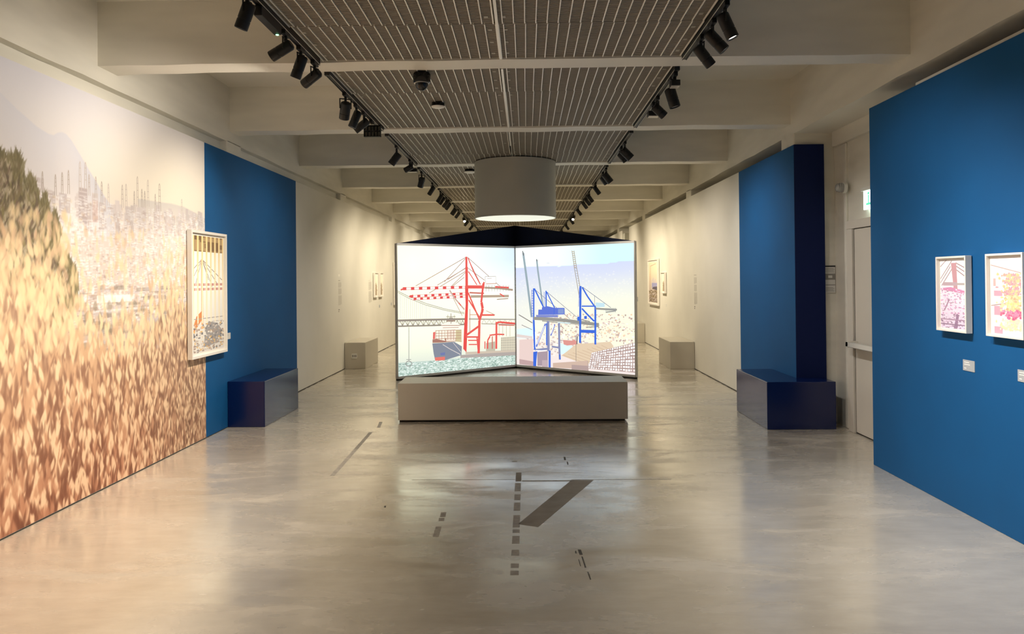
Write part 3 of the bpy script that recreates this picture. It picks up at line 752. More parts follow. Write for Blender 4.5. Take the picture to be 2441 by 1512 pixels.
    ('p',(178,156,152),[(1.196,0.14),(1.524,0.144),(1.522,0.031),(1.195,0.066)]),
    ('p',(232,226,230),[(0.771,0.059),(1.512,0.061),(2.411,0.048),(2.41,-0.004),(0.771,0.007)])]

# ------------------------------------------------------------------ setting: floor, walls, ceiling
floor = struct('floor', MB().add([(BACK_L - .3, Y0, 0), (BACK_R + .3, Y0, 0), (BACK_R + .3, Y1, 0), (BACK_L - .3, Y1, 0),
                                  (BACK_L - .3, Y0, -.2), (BACK_R + .3, Y0, -.2), (BACK_R + .3, Y1, -.2), (BACK_L - .3, Y1, -.2)],
                                 [(0, 1, 2, 3), (7, 6, 5, 4), (4, 5, 1, 0), (5, 6, 2, 1), (6, 7, 3, 2), (7, 4, 0, 3)]), 'floor', (0, 0, 0))
floor['label'] = 'polished grey beige concrete floor with worn tape marks'

def mark(pts, mat, label=None, h=.0006):
    area = sum(a[0] * b[1] - b[0] * a[1] for a, b in zip(pts, pts[1:] + pts[:1]))
    o = MB().prism(pts if area > 0 else pts[::-1], 0, h).build('tape_mark', mat, floor)
    if label: o['label'] = label
def strip(x0, y0, x1, y1, w, mat, label=None):
    d = Vector((x1 - x0, y1 - y0)); n = Vector((-d.y, d.x)).normalized() * w / 2
    mark([(x0 + n.x, y0 + n.y), (x0 - n.x, y0 - n.y), (x1 - n.x, y1 - n.y), (x1 + n.x, y1 + n.y)], mat, label)
mark([(.335, 5.818), (.505, 5.815), (.062, 4.723), (-.064, 4.781)], 'tape', 'broad slanting dark tape mark')
strip(-.072, 6.05, -.072, 5.79, .044, 'tape')
for a, b in [(5.74, 5.52), (5.44, 5.30), (5.24, 5.06), (4.96, 4.72), (4.68, 4.62), (4.56, 4.43), (4.33, 4.24), (4.12, 4.06), (4.02, 3.96)]:
    strip(-.074, a, -.075, b, .044, 'tape_faint')
for a, b in [(5.03, 4.93), (4.91, 4.85), (4.74, 4.55)]:
    strip(-.562, a, -.558, b, .036, 'tape_faint')
strip(-1.60, 8.24, -1.563, 7.92, .034, 'tape_faint')
strip(-1.597, 7.68, -1.575, 6.9, .036, 'tape')
strip(-1.575, 6.9, -1.553, 5.98, .036, 'tape_faint')
strip(-.045, 5.80, .335, 5.80, .03, 'tape_faint')
strip(.335, 5.83, 1.1, 5.83, .010, 'tape_faint')
strip(-.9, 5.85, -.1, 5.84, .008, 'tape_faint')
strip(-.13, 6.42, -.09, 6.42, .035, 'tape_faint')
for x0, y0, x1, y1, w in [(.29, 4.33, .295, 4.25, .018), (.298, 4.22, .305, 4.06, .008), (.312, 4.0, .318, 3.90, .007), (.268, 4.31, .268, 4.27, .006), (.276, 4.18, .28, 4.08, .004),
                          (.32, 6.58, .32, 6.46, .016), (.335, 6.40, .335, 6.30, .01), (-.98, 5.18, -.975, 5.14, .012)]:
    strip(x0, y0, x1, y1, w, 'scuff')

wl = struct('wall_left', MB().box(BACK_L - .25, BACK_L, Y0, Y1, 0, SLAB), 'concrete', (BACK_L, 0, 0))
wr = struct('wall_right', MB().box(BACK_R, BACK_R + .25, Y0, Y1, 0, SLAB), 'concrete', (BACK_R, 0, 0))
struct('wall_end', MB().box(BACK_L - .25, BACK_R + .25, Y1, Y1 + .2, 0, SLAB), 'cream')
struct('wall_back', MB().box(BACK_L - .25, BACK_R + .25, Y0 - .2, Y0, 0, SLAB), 'cream')
wl['label'] = 'cream painted concrete wall behind the left exhibition panels'
wr['label'] = 'cream painted concrete wall behind the right exhibition panels'

def edge_beam(x0, x1, parent):
    """longitudinal beam with a slightly wavering lower edge"""
    inner_is_right = x1 > x0
    n = 90
    a, b = [], []
    mb = MB()
    ring = []
    rnd = random.Random(3 if x0 < 0 else 5)
    w = [rnd.uniform(-1, 1) for _ in range(n + 1)]
    for i in range(n + 1):
        y = Y0 + (Y1 - Y0) * i / n
        dz = .006 * w[i]
        ring.append([(x0, y, SOFFIT), (x1, y, SOFFIT + dz), (x1, y, SLAB), (x0, y, SLAB)])
    k = 0
    verts = [p for r in ring for p in r]
    faces = []
    for i in range(n):
        for j in range(4):
            q = (i * 4 + j, i * 4 + (j + 1) % 4, (i + 1) * 4 + (j + 1) % 4, (i + 1) * 4 + j)
            faces.append(q if inner_is_right else q[::-1])
    faces += [(0, 1, 2, 3), tuple(n * 4 + j for j in (3, 2, 1, 0))]
    mb.add(verts, faces)
    o = mb.build('edge_beam', 'concrete', parent)
    return o
edge_beam(BACK_L, WL - .012, wl)
edge_beam(BACK_R, WR + .012, wr)
for y in (-1.95, 3.05, 8.05, 13.03, 18.05, 23.1, 28.1):
    MB().cbox(BACK_L - .02, WL - .012, y, y + .40, 0, SOFFIT + .02, .012).build('column', 'concrete', wl)
    MB().cbox(WR + .012, BACK_R + .02, y - .01, y + .38, 0, SOFFIT + .02, .014).build('column', 'concrete', wr)

# exhibition panels in front of the concrete (left)
def panel(x0, x1, y0, y1, z1, mat, parent, name, label):
    o = MB().cbox(min(x0, x1), max(x0, x1), y0, y1, 0, z1, .003).build(name, mat, parent)
    o['label'] = label
    return o
panel(WL - .075, WL, Y0 + .02, 1.2, TOP, 'cream', wl, 'partition_panel', 'cream partition panel behind the viewer')
panel(WL - .075, WL - .006, 1.2, 7.446, TOP, 'cream', wl, 'partition_panel', 'cream panel carrying the mural')
panel(WL - .075, WL, 7.447, 10.43, TOP, 'blue', wl, 'partition_panel', 'blue painted partition panel')
panel(WL - .075, WL - .004, 10.431, Y1 - .02, TOP, 'cream', wl, 'partition_panel', 'long cream partition panel')
panel(WR, WR + .30, Y0 + .02, 6.255, TOP - .015, 'blue', wr, 'partition_panel', 'large blue partition panel carrying two framed prints')
panel(WR, WR + .315, 8.008, 10.06, TOP, 'blue', wr, 'partition_panel', 'blue partition panel with a dark end face')
panel(WR, WR + .315, 7.998, 8.007, TOP, 'blue_shaded', wr, 'shaded_end', 'end face of the blue partition with its shade painted in')
panel(WR + .003, WR + .315, 10.061, 20.74, TOP, 'cream', wr, 'partition_panel', 'long cream partition panel')
panel(WR + .003, WR + .315, 22.2, Y1 - .02, TOP, 'cream', wr, 'partition_panel', 'far cream partition panel')
# grey pier and jamb in the gap between the right panels
panel(WR + .02, WR + .30, 21.75, 22.19, TOP - .10, 'drum', wr, 'partition_panel', 'grey pier in the gap between cream panels')
struct('trim_1', MB().box(WR + .02, WR + .06, 1.0, 5.55, TOP - .015, TOP + .012), 'cream')['label'] = 'pale batten on top of the blue panel'
struct('baseboard_left', MB().box(WL, WL + .003, 1.2, 10.43, 0, .006).box(WL - .004, WL - .001, 10.43, Y1 - .1, 0, .010), 'dark_gap')['label'] = 'thin dark shadow gap along the left wall foot'
struct('baseboard_right', MB().box(WR - .001, WR + .002, 10.07, 20.7, 0, .010), 'dark_gap')['label'] = 'thin dark shadow gap along the right wall foot'

# ceiling slab with cross beams and grille panels
ceil = struct('ceiling', MB().box(BACK_L - .25, BACK_R + .25, Y0 - .2, Y1 + .2, SLAB, SLAB + .2), 'concrete', (0, 0, SLAB))
ceil['label'] = 'cream concrete ceiling with cross beams and steel mesh panels'
for k, y in enumerate(BEAMS):
    rnd = random.Random(k)
    n = 24
    lo, hi = [], []
    verts, faces = [], []
    for i in range(n + 1):
        t = i / n
        x = (WL - .03) + (WR - WL + .06) * t
        # short haunch where the beam meets the edge beams, plus hand-cast unevenness
        e = min(t, 1 - t) * (WR - WL)
        z = BEAM + rnd.uniform(-.004, .004)
        th = .04 * max(0, 1 - e / .12)
        yy = rnd.uniform(-.003, .003)
        verts += [(x, y + yy, z), (x, y + BT + yy + th, z), (x, y + BT + yy + th, SLAB + .02), (x, y + yy, SLAB + .02)]
    for i in range(n):
        for j in range(4):
            faces.append((i * 4 + j, (i + 1) * 4 + j, (i + 1) * 4 + (j + 1) % 4, i * 4 + (j + 1) % 4)[::-1])
    faces += [(3, 2, 1, 0)[::-1], tuple(n * 4 + j for j in (3, 2, 1, 0))]
    MB().add(verts, faces).build('cross_beam', 'concrete', ceil)

GX = 1.335                                   # half width of the grille strip
GZ = 3.195                                   # underside of the mesh
def grille_meshes(length):
    w = GX - .012
    nb = 19
    bars, wires = MB(), MB()
    for i in range(nb):
        x = .035 + i * (w - .04) / (nb - 1)
        bars.box(x - .0032, x + .0032, .004, length - .004, -.006, .012)
    bars.box(0, .006, 0, length, -.008, .03)
    bars.box(w - .006, w, 0, length, -.008, .03)
    n = int(length / .025)
    for i in range(n):
        y = (i + .5) * length / n
        wires.box(.004, w - .004, y - .0085, y + .0085, .0, .013)
    clips = MB()
    for cx in (.045, w - .045):
        for y in (.12, length * .5, length - .12):
            clips.box(cx - .013, cx + .013, y - .015, y + .015, -.003, .001)
    out = []
    for mb, name, mat in ((bars, 'grille_panel', 'grille_bar'), (wires, 'cross_wires', 'grille_wire'), (clips, 'panel_clips', 'clip')):
        me = bpy.data.meshes.new(name)
        me.from_pydata(mb.v, [], mb.f)
        me.materials.append(M[mat])
        out.append(me)
    return out
LONG, SHORT = 1.52, .76
G_MESH = {LONG: grille_meshes(LONG - .006), SHORT: grille_meshes(SHORT - .006)}
for k, y in enumerate(BEAMS[:-1]):
    first = (LONG, SHORT) if (k % 2 == 1) else (SHORT, LONG)
    ys = y + BT
    for q, ln in enumerate(first):
        for side in (0, 1):
            jog = (-.007, .008)[q]
            x = CX - GX + .004 + side * (GX + .004) + (jog if side == 0 else jog * .4)
            ms = G_MESH[ln]
            p = bpy.data.objects.new('grille_panel', ms[0])
            p.location = (x, ys + .003, GZ - SLAB)
            p.parent = ceil
            col.objects.link(p)
            for me in ms[1:]:
                c = bpy.data.objects.new(me.name, me)
                c.parent = p
                c['kind'] = 'stuff'
                col.objects.link(c)
            ys_next = ln
        ys += ln
    # white cover strip on the middle seam
    if 3 <= k <= 5:
        MB().box(CX - .004, CX + .014, y + BT + .01, BEAMS[k + 1] - (.0 if k < 5 else 1.4) - .02, GZ - .016, GZ - .006).build('seam_strip', 'grille_bar', ceil)

# ------------------------------------------------------------------ mural on the left wall
mural = thing('mural', 'huge wall mural of hazy hills, port cranes, pine and dry golden grass', 'mural', (WL, 4.3, 0))
MB().box(WL - .006, WL - .001, 1.2, 7.445, .008, TOP).build('printed_sheet', 'mat_board', mural)
rnd = random.Random(11)

class Canvas:
    """soft-edged picture worked out on a fine grid, later the vertex colours of the printed sheet"""
    def __init__(self, u0, u1, v0, v1, res):
        self.u0, self.v0 = u0, v0
        self.nu, self.nv = int((u1 - u0) / res) + 1, int((v1 - v0) / res) + 1
        self.du, self.dv = (u1 - u0) / (self.nu - 1), (v1 - v0) / (self.nv - 1)
        self.U, self.V = np.meshgrid(u0 + self.du * np.arange(self.nu), v0 + self.dv * np.arange(self.nv))
        self.a = np.zeros((self.nv, self.nu, 3))
    def window(self, ua, ub, va, vb):
        i0, i1 = max(0, int((ua - self.u0) / self.du) - 1), min(self.nu, int((ub - self.u0) / self.du) + 2)
        j0, j1 = max(0, int((va - self.v0) / self.dv) - 1), min(self.nv, int((vb - self.v0) / self.dv) + 2)
        return (slice(j0, j1), slice(i0, i1)) if i1 > i0 and j1 > j0 else None
    def lay(self, w, m, c):
        self.a[w] += (np.asarray(c, float) - self.a[w]) * m[..., None]
    def blob(self, u, v, wd, ht, lean, c, alpha=1.0, soft=.6):
        r = wd / 2 + abs(lean) * ht / 2
        w = self.window(u - r, u + r, v - ht / 2, v + ht / 2)
        if not w: return
        y = (self.V[w] - v) / (ht / 2)
        x = (self.U[w] - u - lean * (self.V[w] - v)) / (wd / 2)
        x = x / np.where(y > 0, 1 - .5 * y, 1)
        self.lay(w, np.clip((1 - x * x - y * y) / soft, 0, 1) * alpha, c)
    def rect(self, ua, ub, va, vb, c, alpha=1.0):
        w = self.window(ua, ub, va, vb)
        if not w: return
        m = np.clip((self.U[w] - ua) / self.du + .5, 0, 1) * np.clip((ub - self.U[w]) / self.du + .5, 0, 1) * np.clip((self.V[w] - va) / self.dv + .5, 0, 1) * np.clip((vb - self.V[w]) / self.dv + .5, 0, 1)
        self.lay(w, m * alpha, c)
    def below(self, line, fn, ua, ub, va, soft=.012):
        pts = np.array(line)
        top = np.interp(self.U, pts[:, 0], pts[:, 1])
        m = np.clip((top - self.V) / soft, 0, 1) * ((self.U >= ua) & (self.U <= ub) & (self.V > va))
        self.a += (fn(self.U, self.V, top) - self.a) * m[..., None]
    def poly(self, pts, c, alpha=1.0):
        r = np.zeros(self.U.shape, bool)
        for (a, b), (p, q) in zip(pts, pts[1:] + pts[:1]):
            if b == q: continue
            r ^= ((b > self.V) != (q > self.V)) & (self.U < (p - a) * (self.V - b) / (q - b) + a)
        self.lay((slice(None), slice(None)), r * alpha, c)

def lerp(c0, c1, t):
    t = np.clip(t, 0, 1)[..., None]
    return np.asarray(c0, float) * (1 - t) + np.asarray(c1, float) * t

cv = Canvas(4.30, 7.4445, .009, TOP - .001, .006)
U, V = cv.U, cv.V
sky = lerp((245, 224, 200), (216, 205, 203), (V - 2.2) / .74 * .8 + .25 * (6 - U) / 1.6)
glow = np.clip(1 - np.abs(U - 6.7) / 1.4, 0, 1) * np.clip(1 - np.abs(V - 2.4) / .6, 0, 1)
sky += (np.array((250, 229, 198)) - sky) * (glow * .8)[..., None]
land = np.where((V > 1.25)[..., None], lerp((206, 180, 160), (236, 214, 198), (V - 1.25) / .8), np.where((V > .6)[..., None], lerp((192, 146, 116), (206, 180, 160), (V - .6) / .65), lerp((146, 88, 62), (192, 146, 116), V / .6)))
t = np.clip((V - 2.05) / .2, 0, 1)[..., None]
cv.a = land * (1 - t) + sky * t
cv.below(MURAL['ridge'], lambda U, V, top: lerp((216, 205, 202), (240, 221, 206), (top - V) / .55), 4.2, 5.8, 1.9)
cv.below(MURAL['ridge2'], lambda U, V, top: lerp((220, 204, 188), (230, 210, 192), (top - V) / .2), 6.15, 7.5, 2.0)
# hazy town on the slope
for k in range(70):
    u = rnd.uniform(4.75, 7.42)
    top = interp(MURAL['citytop'], u) + rnd.uniform(-.05, .05)
    w = rnd.uniform(.03, .08)
    cv.rect(u, u + w, top - rnd.uniform(.08, .22), top, mixc((198, 178, 168), (226, 206, 194), rnd.random()), .75)
for k in range(9): cv.rect(6.75 + k * .075, 6.80 + k * .075, 2.0, 2.14 + rnd.uniform(-.03, .05), (204, 188, 176), .6)
cv.rect(5.33, 5.435, 1.98, 2.235, (190, 168, 160), .9); cv.rect(5.10, 5.19, 2.04, 2.17, (204, 184, 176), .8); cv.rect(5.50, 5.57, 2.0, 2.16, (212, 180, 166), .8)
for q in range(8): cv.rect(5.335, 5.43, 2.0 + q * .029, 2.008 + q * .029, (226, 208, 198), .7)
for k in range(3400):
    u = rnd.uniform(4.75, 7.43)
    hi_, lo_ = interp(MURAL['citytop'], u) - .03, interp([(4.7, 1.45)] + MURAL['citybot'], u) - .05
    v = lo_ + (hi_ - lo_) * rnd.random()
    f = (v - lo_) / (hi_ - lo_)
    r = rnd.random()
    c = (252, 240, 228) if r < .42 else ((176, 146, 132) if r < .72 else ((206, 168, 140) if r < .88 else (236, 206, 160)))
    w, h = rnd.uniform(.012, .05), rnd.uniform(.008, .028)
    cv.rect(u, u + w, v, v + h, c, (.55 - .25 * f) * rnd.uniform(.5, 1))
    if rnd.random() < .3:
        for q in range(3): cv.rect(u, u + w, v + q * .02, v + q * .02 + .007, (250, 238, 228), .45)
for k in range(220):
    u, v = rnd.uniform(5.15, 7.4), rnd.uniform(.95, 1.5)
    c = rnd.choice([(170, 142, 126), (140, 120, 104), (232, 220, 214), (198, 182, 176), (128, 110, 92)])
    cv.rect(u, u + rnd.uniform(.04, .25), v, v + rnd.uniform(.008, .04), c, .5)
cv.rect(5.55, 6.05, 1.40, 1.455, (248, 234, 220), .9); cv.rect(5.5, 6.6, 1.33, 1.345, (238, 224, 214), .6); cv.rect(6.3, 6.9, 1.05, 1.10, (200, 186, 184), .6)
for k in range(60):
    cv.blob(rnd.uniform(5.2, 7.0), rnd.uniform(1.05, 1.4), rnd.uniform(.05, .16), rnd.uniform(.04, .1), 0, (132, 112, 84), .4)
# pine at the left edge
treepts = MURAL['tree']
shape = [(4.1, 1.2), (4.1, 2.42)] + treepts
cv.poly(shape, (160, 140, 112), .82)
def inside(u, v, poly):
    r = False
    for (a, b), (c, d) in zip(poly, poly[1:] + poly[:1]):
        if (b > v) != (d > v) and u < (c - a) * (v - b) / (d - b) + a: r = not r
    return r
cnt = 0
while cnt < 3600:
    u, v = rnd.uniform(4.25, 5.36), rnd.uniform(1.2, 2.42)
    if not inside(u, v, shape): continue
    cnt += 1
    c = rnd.choice([(112, 96, 66), (132, 112, 78), (96, 78, 58), (172, 150, 118), (196, 172, 138), (136, 120, 74), (120, 94, 74)])
    if not inside(u + .10, v + .03, shape): c = mixc(c, (122, 108, 68), .5)
    cv.blob(u, v, rnd.uniform(.014, .04), rnd.uniform(.04, .11), rnd.uniform(-.6, .8), c, .7, .8)
for a in range(0, len(treepts) - 5):
    (u, v), (p, q) = treepts[a], treepts[a + 1]
    for k in range(12):
        t = rnd.random()
        cv.blob(u + (p - u) * t, v + (q - v) * t - .01, rnd.uniform(.012, .024), rnd.uniform(.06, .13), rnd.uniform(-.5, .5), rnd.choice([(128, 112, 74), (112, 98, 66), (150, 134, 100)]), .75, .8)
# dry grass: thousands of soft ears, dense and dark low down, thinning out over the town
gt = [(1.2, 1.75), (4.45, 1.80), (4.75, 1.62), (5.05, 1.35), (5.35, 1.14), (5.75, 1.05), (6.15, 1.12), (6.5, 1.36), (6.9, 1.48), (7.44, 1.5)]
ears = []
for k in range(15000):
    u = rnd.uniform(4.25, 7.46)
    top = interp(gt, u)
    v = .0 + (top + .3) * (rnd.random() ** 1.3)
    if v > top - .45 and rnd.random() < (v - top + .45) / .75: continue
    ears.append((v + rnd.uniform(-.25, .25), u, v, top))
ears.sort(reverse=True)
for _, u, v, top in ears:
    t = min(1, v / 1.3)
    side = min(1, max(0, (u - 5.9) / 1.2))
    bright = mixc(mixc((244, 194, 150), (244, 206, 158), t), (232, 192, 148), side * .7)
    mid = mixc(mixc((190, 124, 88), (220, 176, 132), t), (182, 142, 110), side * .6)
    dark = mixc(mixc((122, 66, 42), (166, 124, 96), t), (128, 96, 74), side * .6)
    sz = rnd.uniform(.6, 1.25) * (1.0 - .38 * side)
    lean = rnd.uniform(-.4, .4)
    patch = .5 + .5 * math.sin(u * 4.1 + 2.2 * math.sin(v * 5.3)) * math.cos(v * 6.1 + u * 1.7)
    r = rnd.random()
    if r < .24 + .20 * patch: cv.blob(u, v, .062 * sz, .13 * sz, lean, bright, .9, .7)
    elif r < .62: cv.blob(u, v, .066 * sz, .16 * sz, lean, mid, .75, .9)
    elif v < top - .15: cv.blob(u, v, .05 * sz, .19 * sz, lean, dark, .8, .9)
    if rnd.random() < .015: cv.blob(u, v + .1, .016, rnd.uniform(.2, .45), rnd.uniform(-.25, .25), mid, .7, .8)
for k in range(560):    # out-of-focus ears reaching up over pine and town
    u = rnd.choice([rnd.gauss(6.75, .2), rnd.gauss(5.9, .28), rnd.gauss(7.15, .18), rnd.gauss(4.95, .2), rnd.gauss(4.8, .22), rnd.gauss(5.1, .14)])
    v = rnd.uniform(1.05, 1.95) if u > 5.25 else rnd.uniform(1.1, 2.02)
    if not 4.3 < u < 7.4: continue
    cv.blob(u, v, rnd.uniform(.035, .075), rnd.uniform(.08, .17), rnd.uniform(-.3, .3), (244, 206, 154) if rnd.random() < .75 else (220, 176, 136), .62 if u < 5.5 else .5, .9)

pr = Print(tint=(1.0, .895, .785))
def far_tone(u, v):
    if v > 2.3: return mixc((226, 214, 206), (208, 197, 196), min(1, (v - 2.3) / .4))
    if v > 1.4: return (158, 138, 108)
    return mixc((150, 92, 64), (214, 166, 124), v / 1.4)
pr.grid(1.2, 4.30, .009, TOP - .001, 40, 60, far_tone)
k0 = len(pr.v)
flat = cv.a.reshape(-1, 3) / 255.0
flat = np.where(flat <= .04045, flat / 12.92, ((flat + .055) / 1.055) ** 2.4) / np.array(pr.tint)
flat = np.clip(flat, 0, 1)
pr.v += [(a, b, 0.0) for a, b in zip(cv.U.ravel().tolist(), cv.V.ravel().tolist())]
pr.c += [(*c, 1.0) for c in flat.tolist()]
idx = (k0 + np.arange(cv.nv * cv.nu)).reshape(cv.nv, cv.nu)
pr.f += np.stack([idx[:-1, :-1], idx[:-1, 1:], idx[1:, 1:], idx[1:, :-1]], -1).reshape(-1, 4).tolist()
# fine dark lines of the distant cranes
pr.up(.0004, loose=True, layers=20, step=.00001)
for p0, p1, p2 in MURAL['cranes']:
    w = (p2[0] - p0[0])
    c = mixc((186, 166, 150), (222, 202, 186), rnd.random() * .8)
    t = .0065
    pr.stroke([(p0[0], p1[1] - .05), (p0[0] + w * .2, p0[1] - .02)], t, c)
    pr.stroke([(p0[0] + w * 1.1, p1[1] - .05), (p0[0] + w * .8, p0[1] - .02)], t, c)
    pr.stroke([(p0[0] + w * .2, p0[1] - .02), (p0[0] + w * .5, p0[1]), (p0[0] + w * .8, p0[1] - .02)], t, c)
    for q in range(3):
        z = p1[1] + (p0[1] - p1[1]) * (q + .5) / 3.5
        pr.stroke([(p0[0], z), (p0[0] + w, z)], t * .7, c)
pr.build('printed_image', (WL - .0008, 0, 0), (0, 1, 0), (1, 0, 0), 'print', mural)

# ------------------------------------------------------------------ projection screens in a V
def vscreen(a, b, pic, seed, name, label, outer_first):
    A, B = Vector((*a, 0)), Vector((*b, 0))
    d = (B - A).normalized(); L = (B - A).length
    n = Vector((d.y, -d.x, 0))
    t = thing(name, label, 'screen', tuple((A + B) / 2 - n * .03), 'pair of projection screens set in a V')
    def slab(s0, s1, z0, z1, f0, f1):
        P = lambda s, z, f: tuple(A + d * s + n * f + Vector((0, 0, z)))
        return MB().hull([P(s0, z0, f0), P(s1, z0, f0), P(s1, z1, f0), P(s0, z1, f0)], [P(s0, z0, f1), P(s1, z0, f1), P(s1, z1, f1), P(s0, z1, f1)])
    slab(0, L, .03, 2.115, -.055, -.006).build('panel', 'grey_frame', t)
    slab(.004, L - .004, 0, .03, -.05, -.012).build('foot_rail', 'dark_gap', t)
    for s0, s1, z0, z1 in ((0, L, 2.085, 2.12), (0, L, .03, .065), (0, .014, .03, 2.12), (L - .014, L, .03, 2.12)):
        slab(s0, s1, z0, z1, -.006, .004).build('edge_rail', 'grey_frame', t)
    pic.clip(.014, L - .014, .065, 2.085)
    pic.build('projected_image', tuple(A - n * .0055), tuple(d), tuple(n), 'screen', t)
    return t

SA, SB, SC = (-1.985, 11.57), (-.185, 13.12), (1.667, 11.57)
p1 = Print()
p1.bright = .22
def bg1(u, v):
    c = mixc((250, 250, 214), (200, 220, 250), max(0, min(1, u / 2.3 - .15)) * max(0, min(1, (v - .9) / 1.0)))
    c = mixc((212, 218, 206), c, (v - .2) / .7)
    return mixc(c, (254, 254, 222), max(0, 1 - abs(u - .3) / .5) * max(0, 1 - abs(v - 1.8) / .4))
p1.grid(0, 2.374, .06, 2.09, 24, 20, bg1)
rnd = random.Random(21)
p1.up(.0005)
p1.poly([(0, .05), (0, .276), (.69, .262), (1.204, .265), (2.374, .227), (2.374, .05)], (190, 208, 198))
p1.up(.0003, loose=True, layers=100, step=.00001)
for k in range(900):
    u = rnd.uniform(0, 2.36); v = rnd.uniform(.06, .255)
    c = rnd.choice([(128, 158, 146), (226, 238, 230), (150, 178, 168), (214, 228, 222)])
    w = rnd.uniform(.02, .07)
    p1.poly([(u, v), (u + w * .5, v - .004), (u + w, v + .003), (u + w * .5, v + .008)], c)
p1.up(.0012, loose=False, layers=1000, step=.000005)
draw(p1, LEFT_PICTURE)
vscreen(SA, SB, p1, 1, 'projection_screen', 'lit screen showing a red harbour crane and container ship', True)

p2 = Print()
p2.bright = .16
RIDGE = [(0.0, 1.735), (0.274, 1.754), (0.598, 1.767), (0.959, 1.751), (1.308, 1.773), (1.86, 1.78), (2.177, 1.809), (2.29, 1.82), (2.42, 1.804)]
def bg2(u, v):
    r = interp(RIDGE, u)
    if v > r: return mixc((238, 250, 250), (200, 240, 252), max(0, min(1, (u - .6) / 1.2)))
    h = (r - v) / 1.2
    c = mixc((204, 212, 238), (226, 227, 220), h * 1.8)
    c = mixc(c, (238, 238, 206), max(0, min(1, h * 1.3 - .15)) * min(1, u / 1.6))
    return mixc(c, (232, 218, 214), max(0, (.7 - v) / .5))
p2.grid(0, 2.42, .06, 2.09, 48, 120, bg2)
rnd = random.Random(22)
p2.up(.0005, loose=True, layers=100, step=.00001)
for k in range(300):       # faint hillside texture
    u = rnd.uniform(.1, 2.35); v = rnd.uniform(.95, 1.66)
    p2.blob(u, v, rnd.uniform(.03, .09), rnd.uniform(.02, .05), 0, mixc(bg2(u, v), (246, 242, 222), .35), bg2(u, v), 6)
def scatter(quad, n, w, h, cols, mixin=None):
    for k in range(n):
        a, b = rnd.random(), rnd.random()
        q0, q1, q2, q3 = quad
        u = (q0[0] * (1 - a) + q1[0] * a) * (1 - b) + (q3[0] * (1 - a) + q2[0] * a) * b
        v = (q0[1] * (1 - a) + q1[1] * a) * (1 - b) + (q3[1] * (1 - a) + q2[1] * a) * b
        ww, hh = rnd.uniform(*w), rnd.uniform(*h)
        p2.rect(u, u + ww, v, v + hh, rnd.choice(cols))
scatter([(.75, .95), (2.4, .99), (2.4, .5), (.75, .62)], 520, (.012, .04), (.008, .03), [(248, 240, 228), (206, 180, 170), (236, 206, 176), (190, 166, 158), (244, 226, 206), (222, 196, 190)])
scatter([(0.08, .48), (.39, .52), (.38, .1), (.07, .12)], 130, (.02, .05), (.012, .03), [(246, 232, 226), (214, 170, 160), (196, 160, 156), (236, 206, 198)])
scatter([(.1, .62), (1.5, .66), (1.5, .4), (.5, .2)], 260, (.015, .05), (.01, .03), [(236, 226, 222), (196, 176, 172), (220, 192, 176), (210, 196, 196), (244, 238, 232)])
p2.up(.0012, loose=False, layers=1000, step=.000005)
draw(p2, RIGHT_PICTURE)
quad = [(1.593, .358), (2.407, .56), (2.407, .10), (1.52, .10)]
def bil(a, b):
    q0, q1, q2, q3 = quad
    return ((q0[0] * (1 - a) + q1[0] * a) * (1 - b) + (q3[0] * (1 - a) + q2[0] * a) * b, (q0[1] * (1 - a) + q1[1] * a) * (1 - b) + (q3[1] * (1 - a) + q2[1] * a) * b)
p2.poly([bil(0, 0), bil(1, 0), bil(1, 1), bil(0, 1)], (176, 152, 146))
for i in range(19):
    for j in range(9):
        a0, b0 = (i + .08) / 19, (j + .12) / 9
        a1, b1 = (i + .08 + rnd.uniform(.5, .85)) / 19, (j + .12 + rnd.uniform(.45, .8)) / 9
        p2.poly([bil(a0, b1), bil(a1, b1), bil(a1, b0), bil(a0, b0)], rnd.choice([(250, 246, 242), (244, 238, 236), (232, 220, 214), (250, 248, 246)]))
vscreen(SB, SC, p2, 2, 'projection_screen', 'lit screen showing blue harbour cranes above a container yard', False)

back = thing('screen_backdrop', 'dark navy gabled backdrop standing behind the two lit screens', 'backdrop', (SB[0], SB[1] + .1, 0))
for a, b in ((SA, SB), (SC, SB)):
    A, B = Vector((*a, 0)), Vector((*b, 0))
    d = (B - A).normalized()
    n = Vector((d.y, -d.x, 0)) if a is SA else Vector((-d.y, d.x, 0))
    f, g = -.075, -.125
    A2 = A + d * .10
    P = lambda p, z, q: tuple(p + n * q + Vector((0, 0, z)))
    Bf, Bg = Vector((SB[0], SB[1] + .098, 0)), Vector((SB[0], SB[1] + .164, 0))
    MB().hull([P(A2, 0, f), tuple(Bf), tuple(Bf + Vector((0, 0, 2.485))), P(A2, 2.125, f)], [P(A2, 0, g), tuple(Bg), tuple(Bg + Vector((0, 0, 2.485))), P(A2, 2.125, g)]).build('gable_panel', 'navy', back)

# ------------------------------------------------------------------ ceiling drum
drum = thing('ceiling_drum', 'pale grey cylindrical drum hanging from the ceiling above the screens', 'drum', (-.138, 10.6, 2.40))
MB().lathe((-.138, 10.6, 2.40), (0, 0, 1), [(.012, .545), (0, .552), (0, .570), (.78, .570), (.78, .55)], 72).build('drum_shell', 'drum', drum, smooth=True)
MB().lathe((-.138, 10.6, 2.398), (0, 0, 1), [(0, .556), (.008, .556)], 72).build('drum_base', 'drum_bottom', drum)

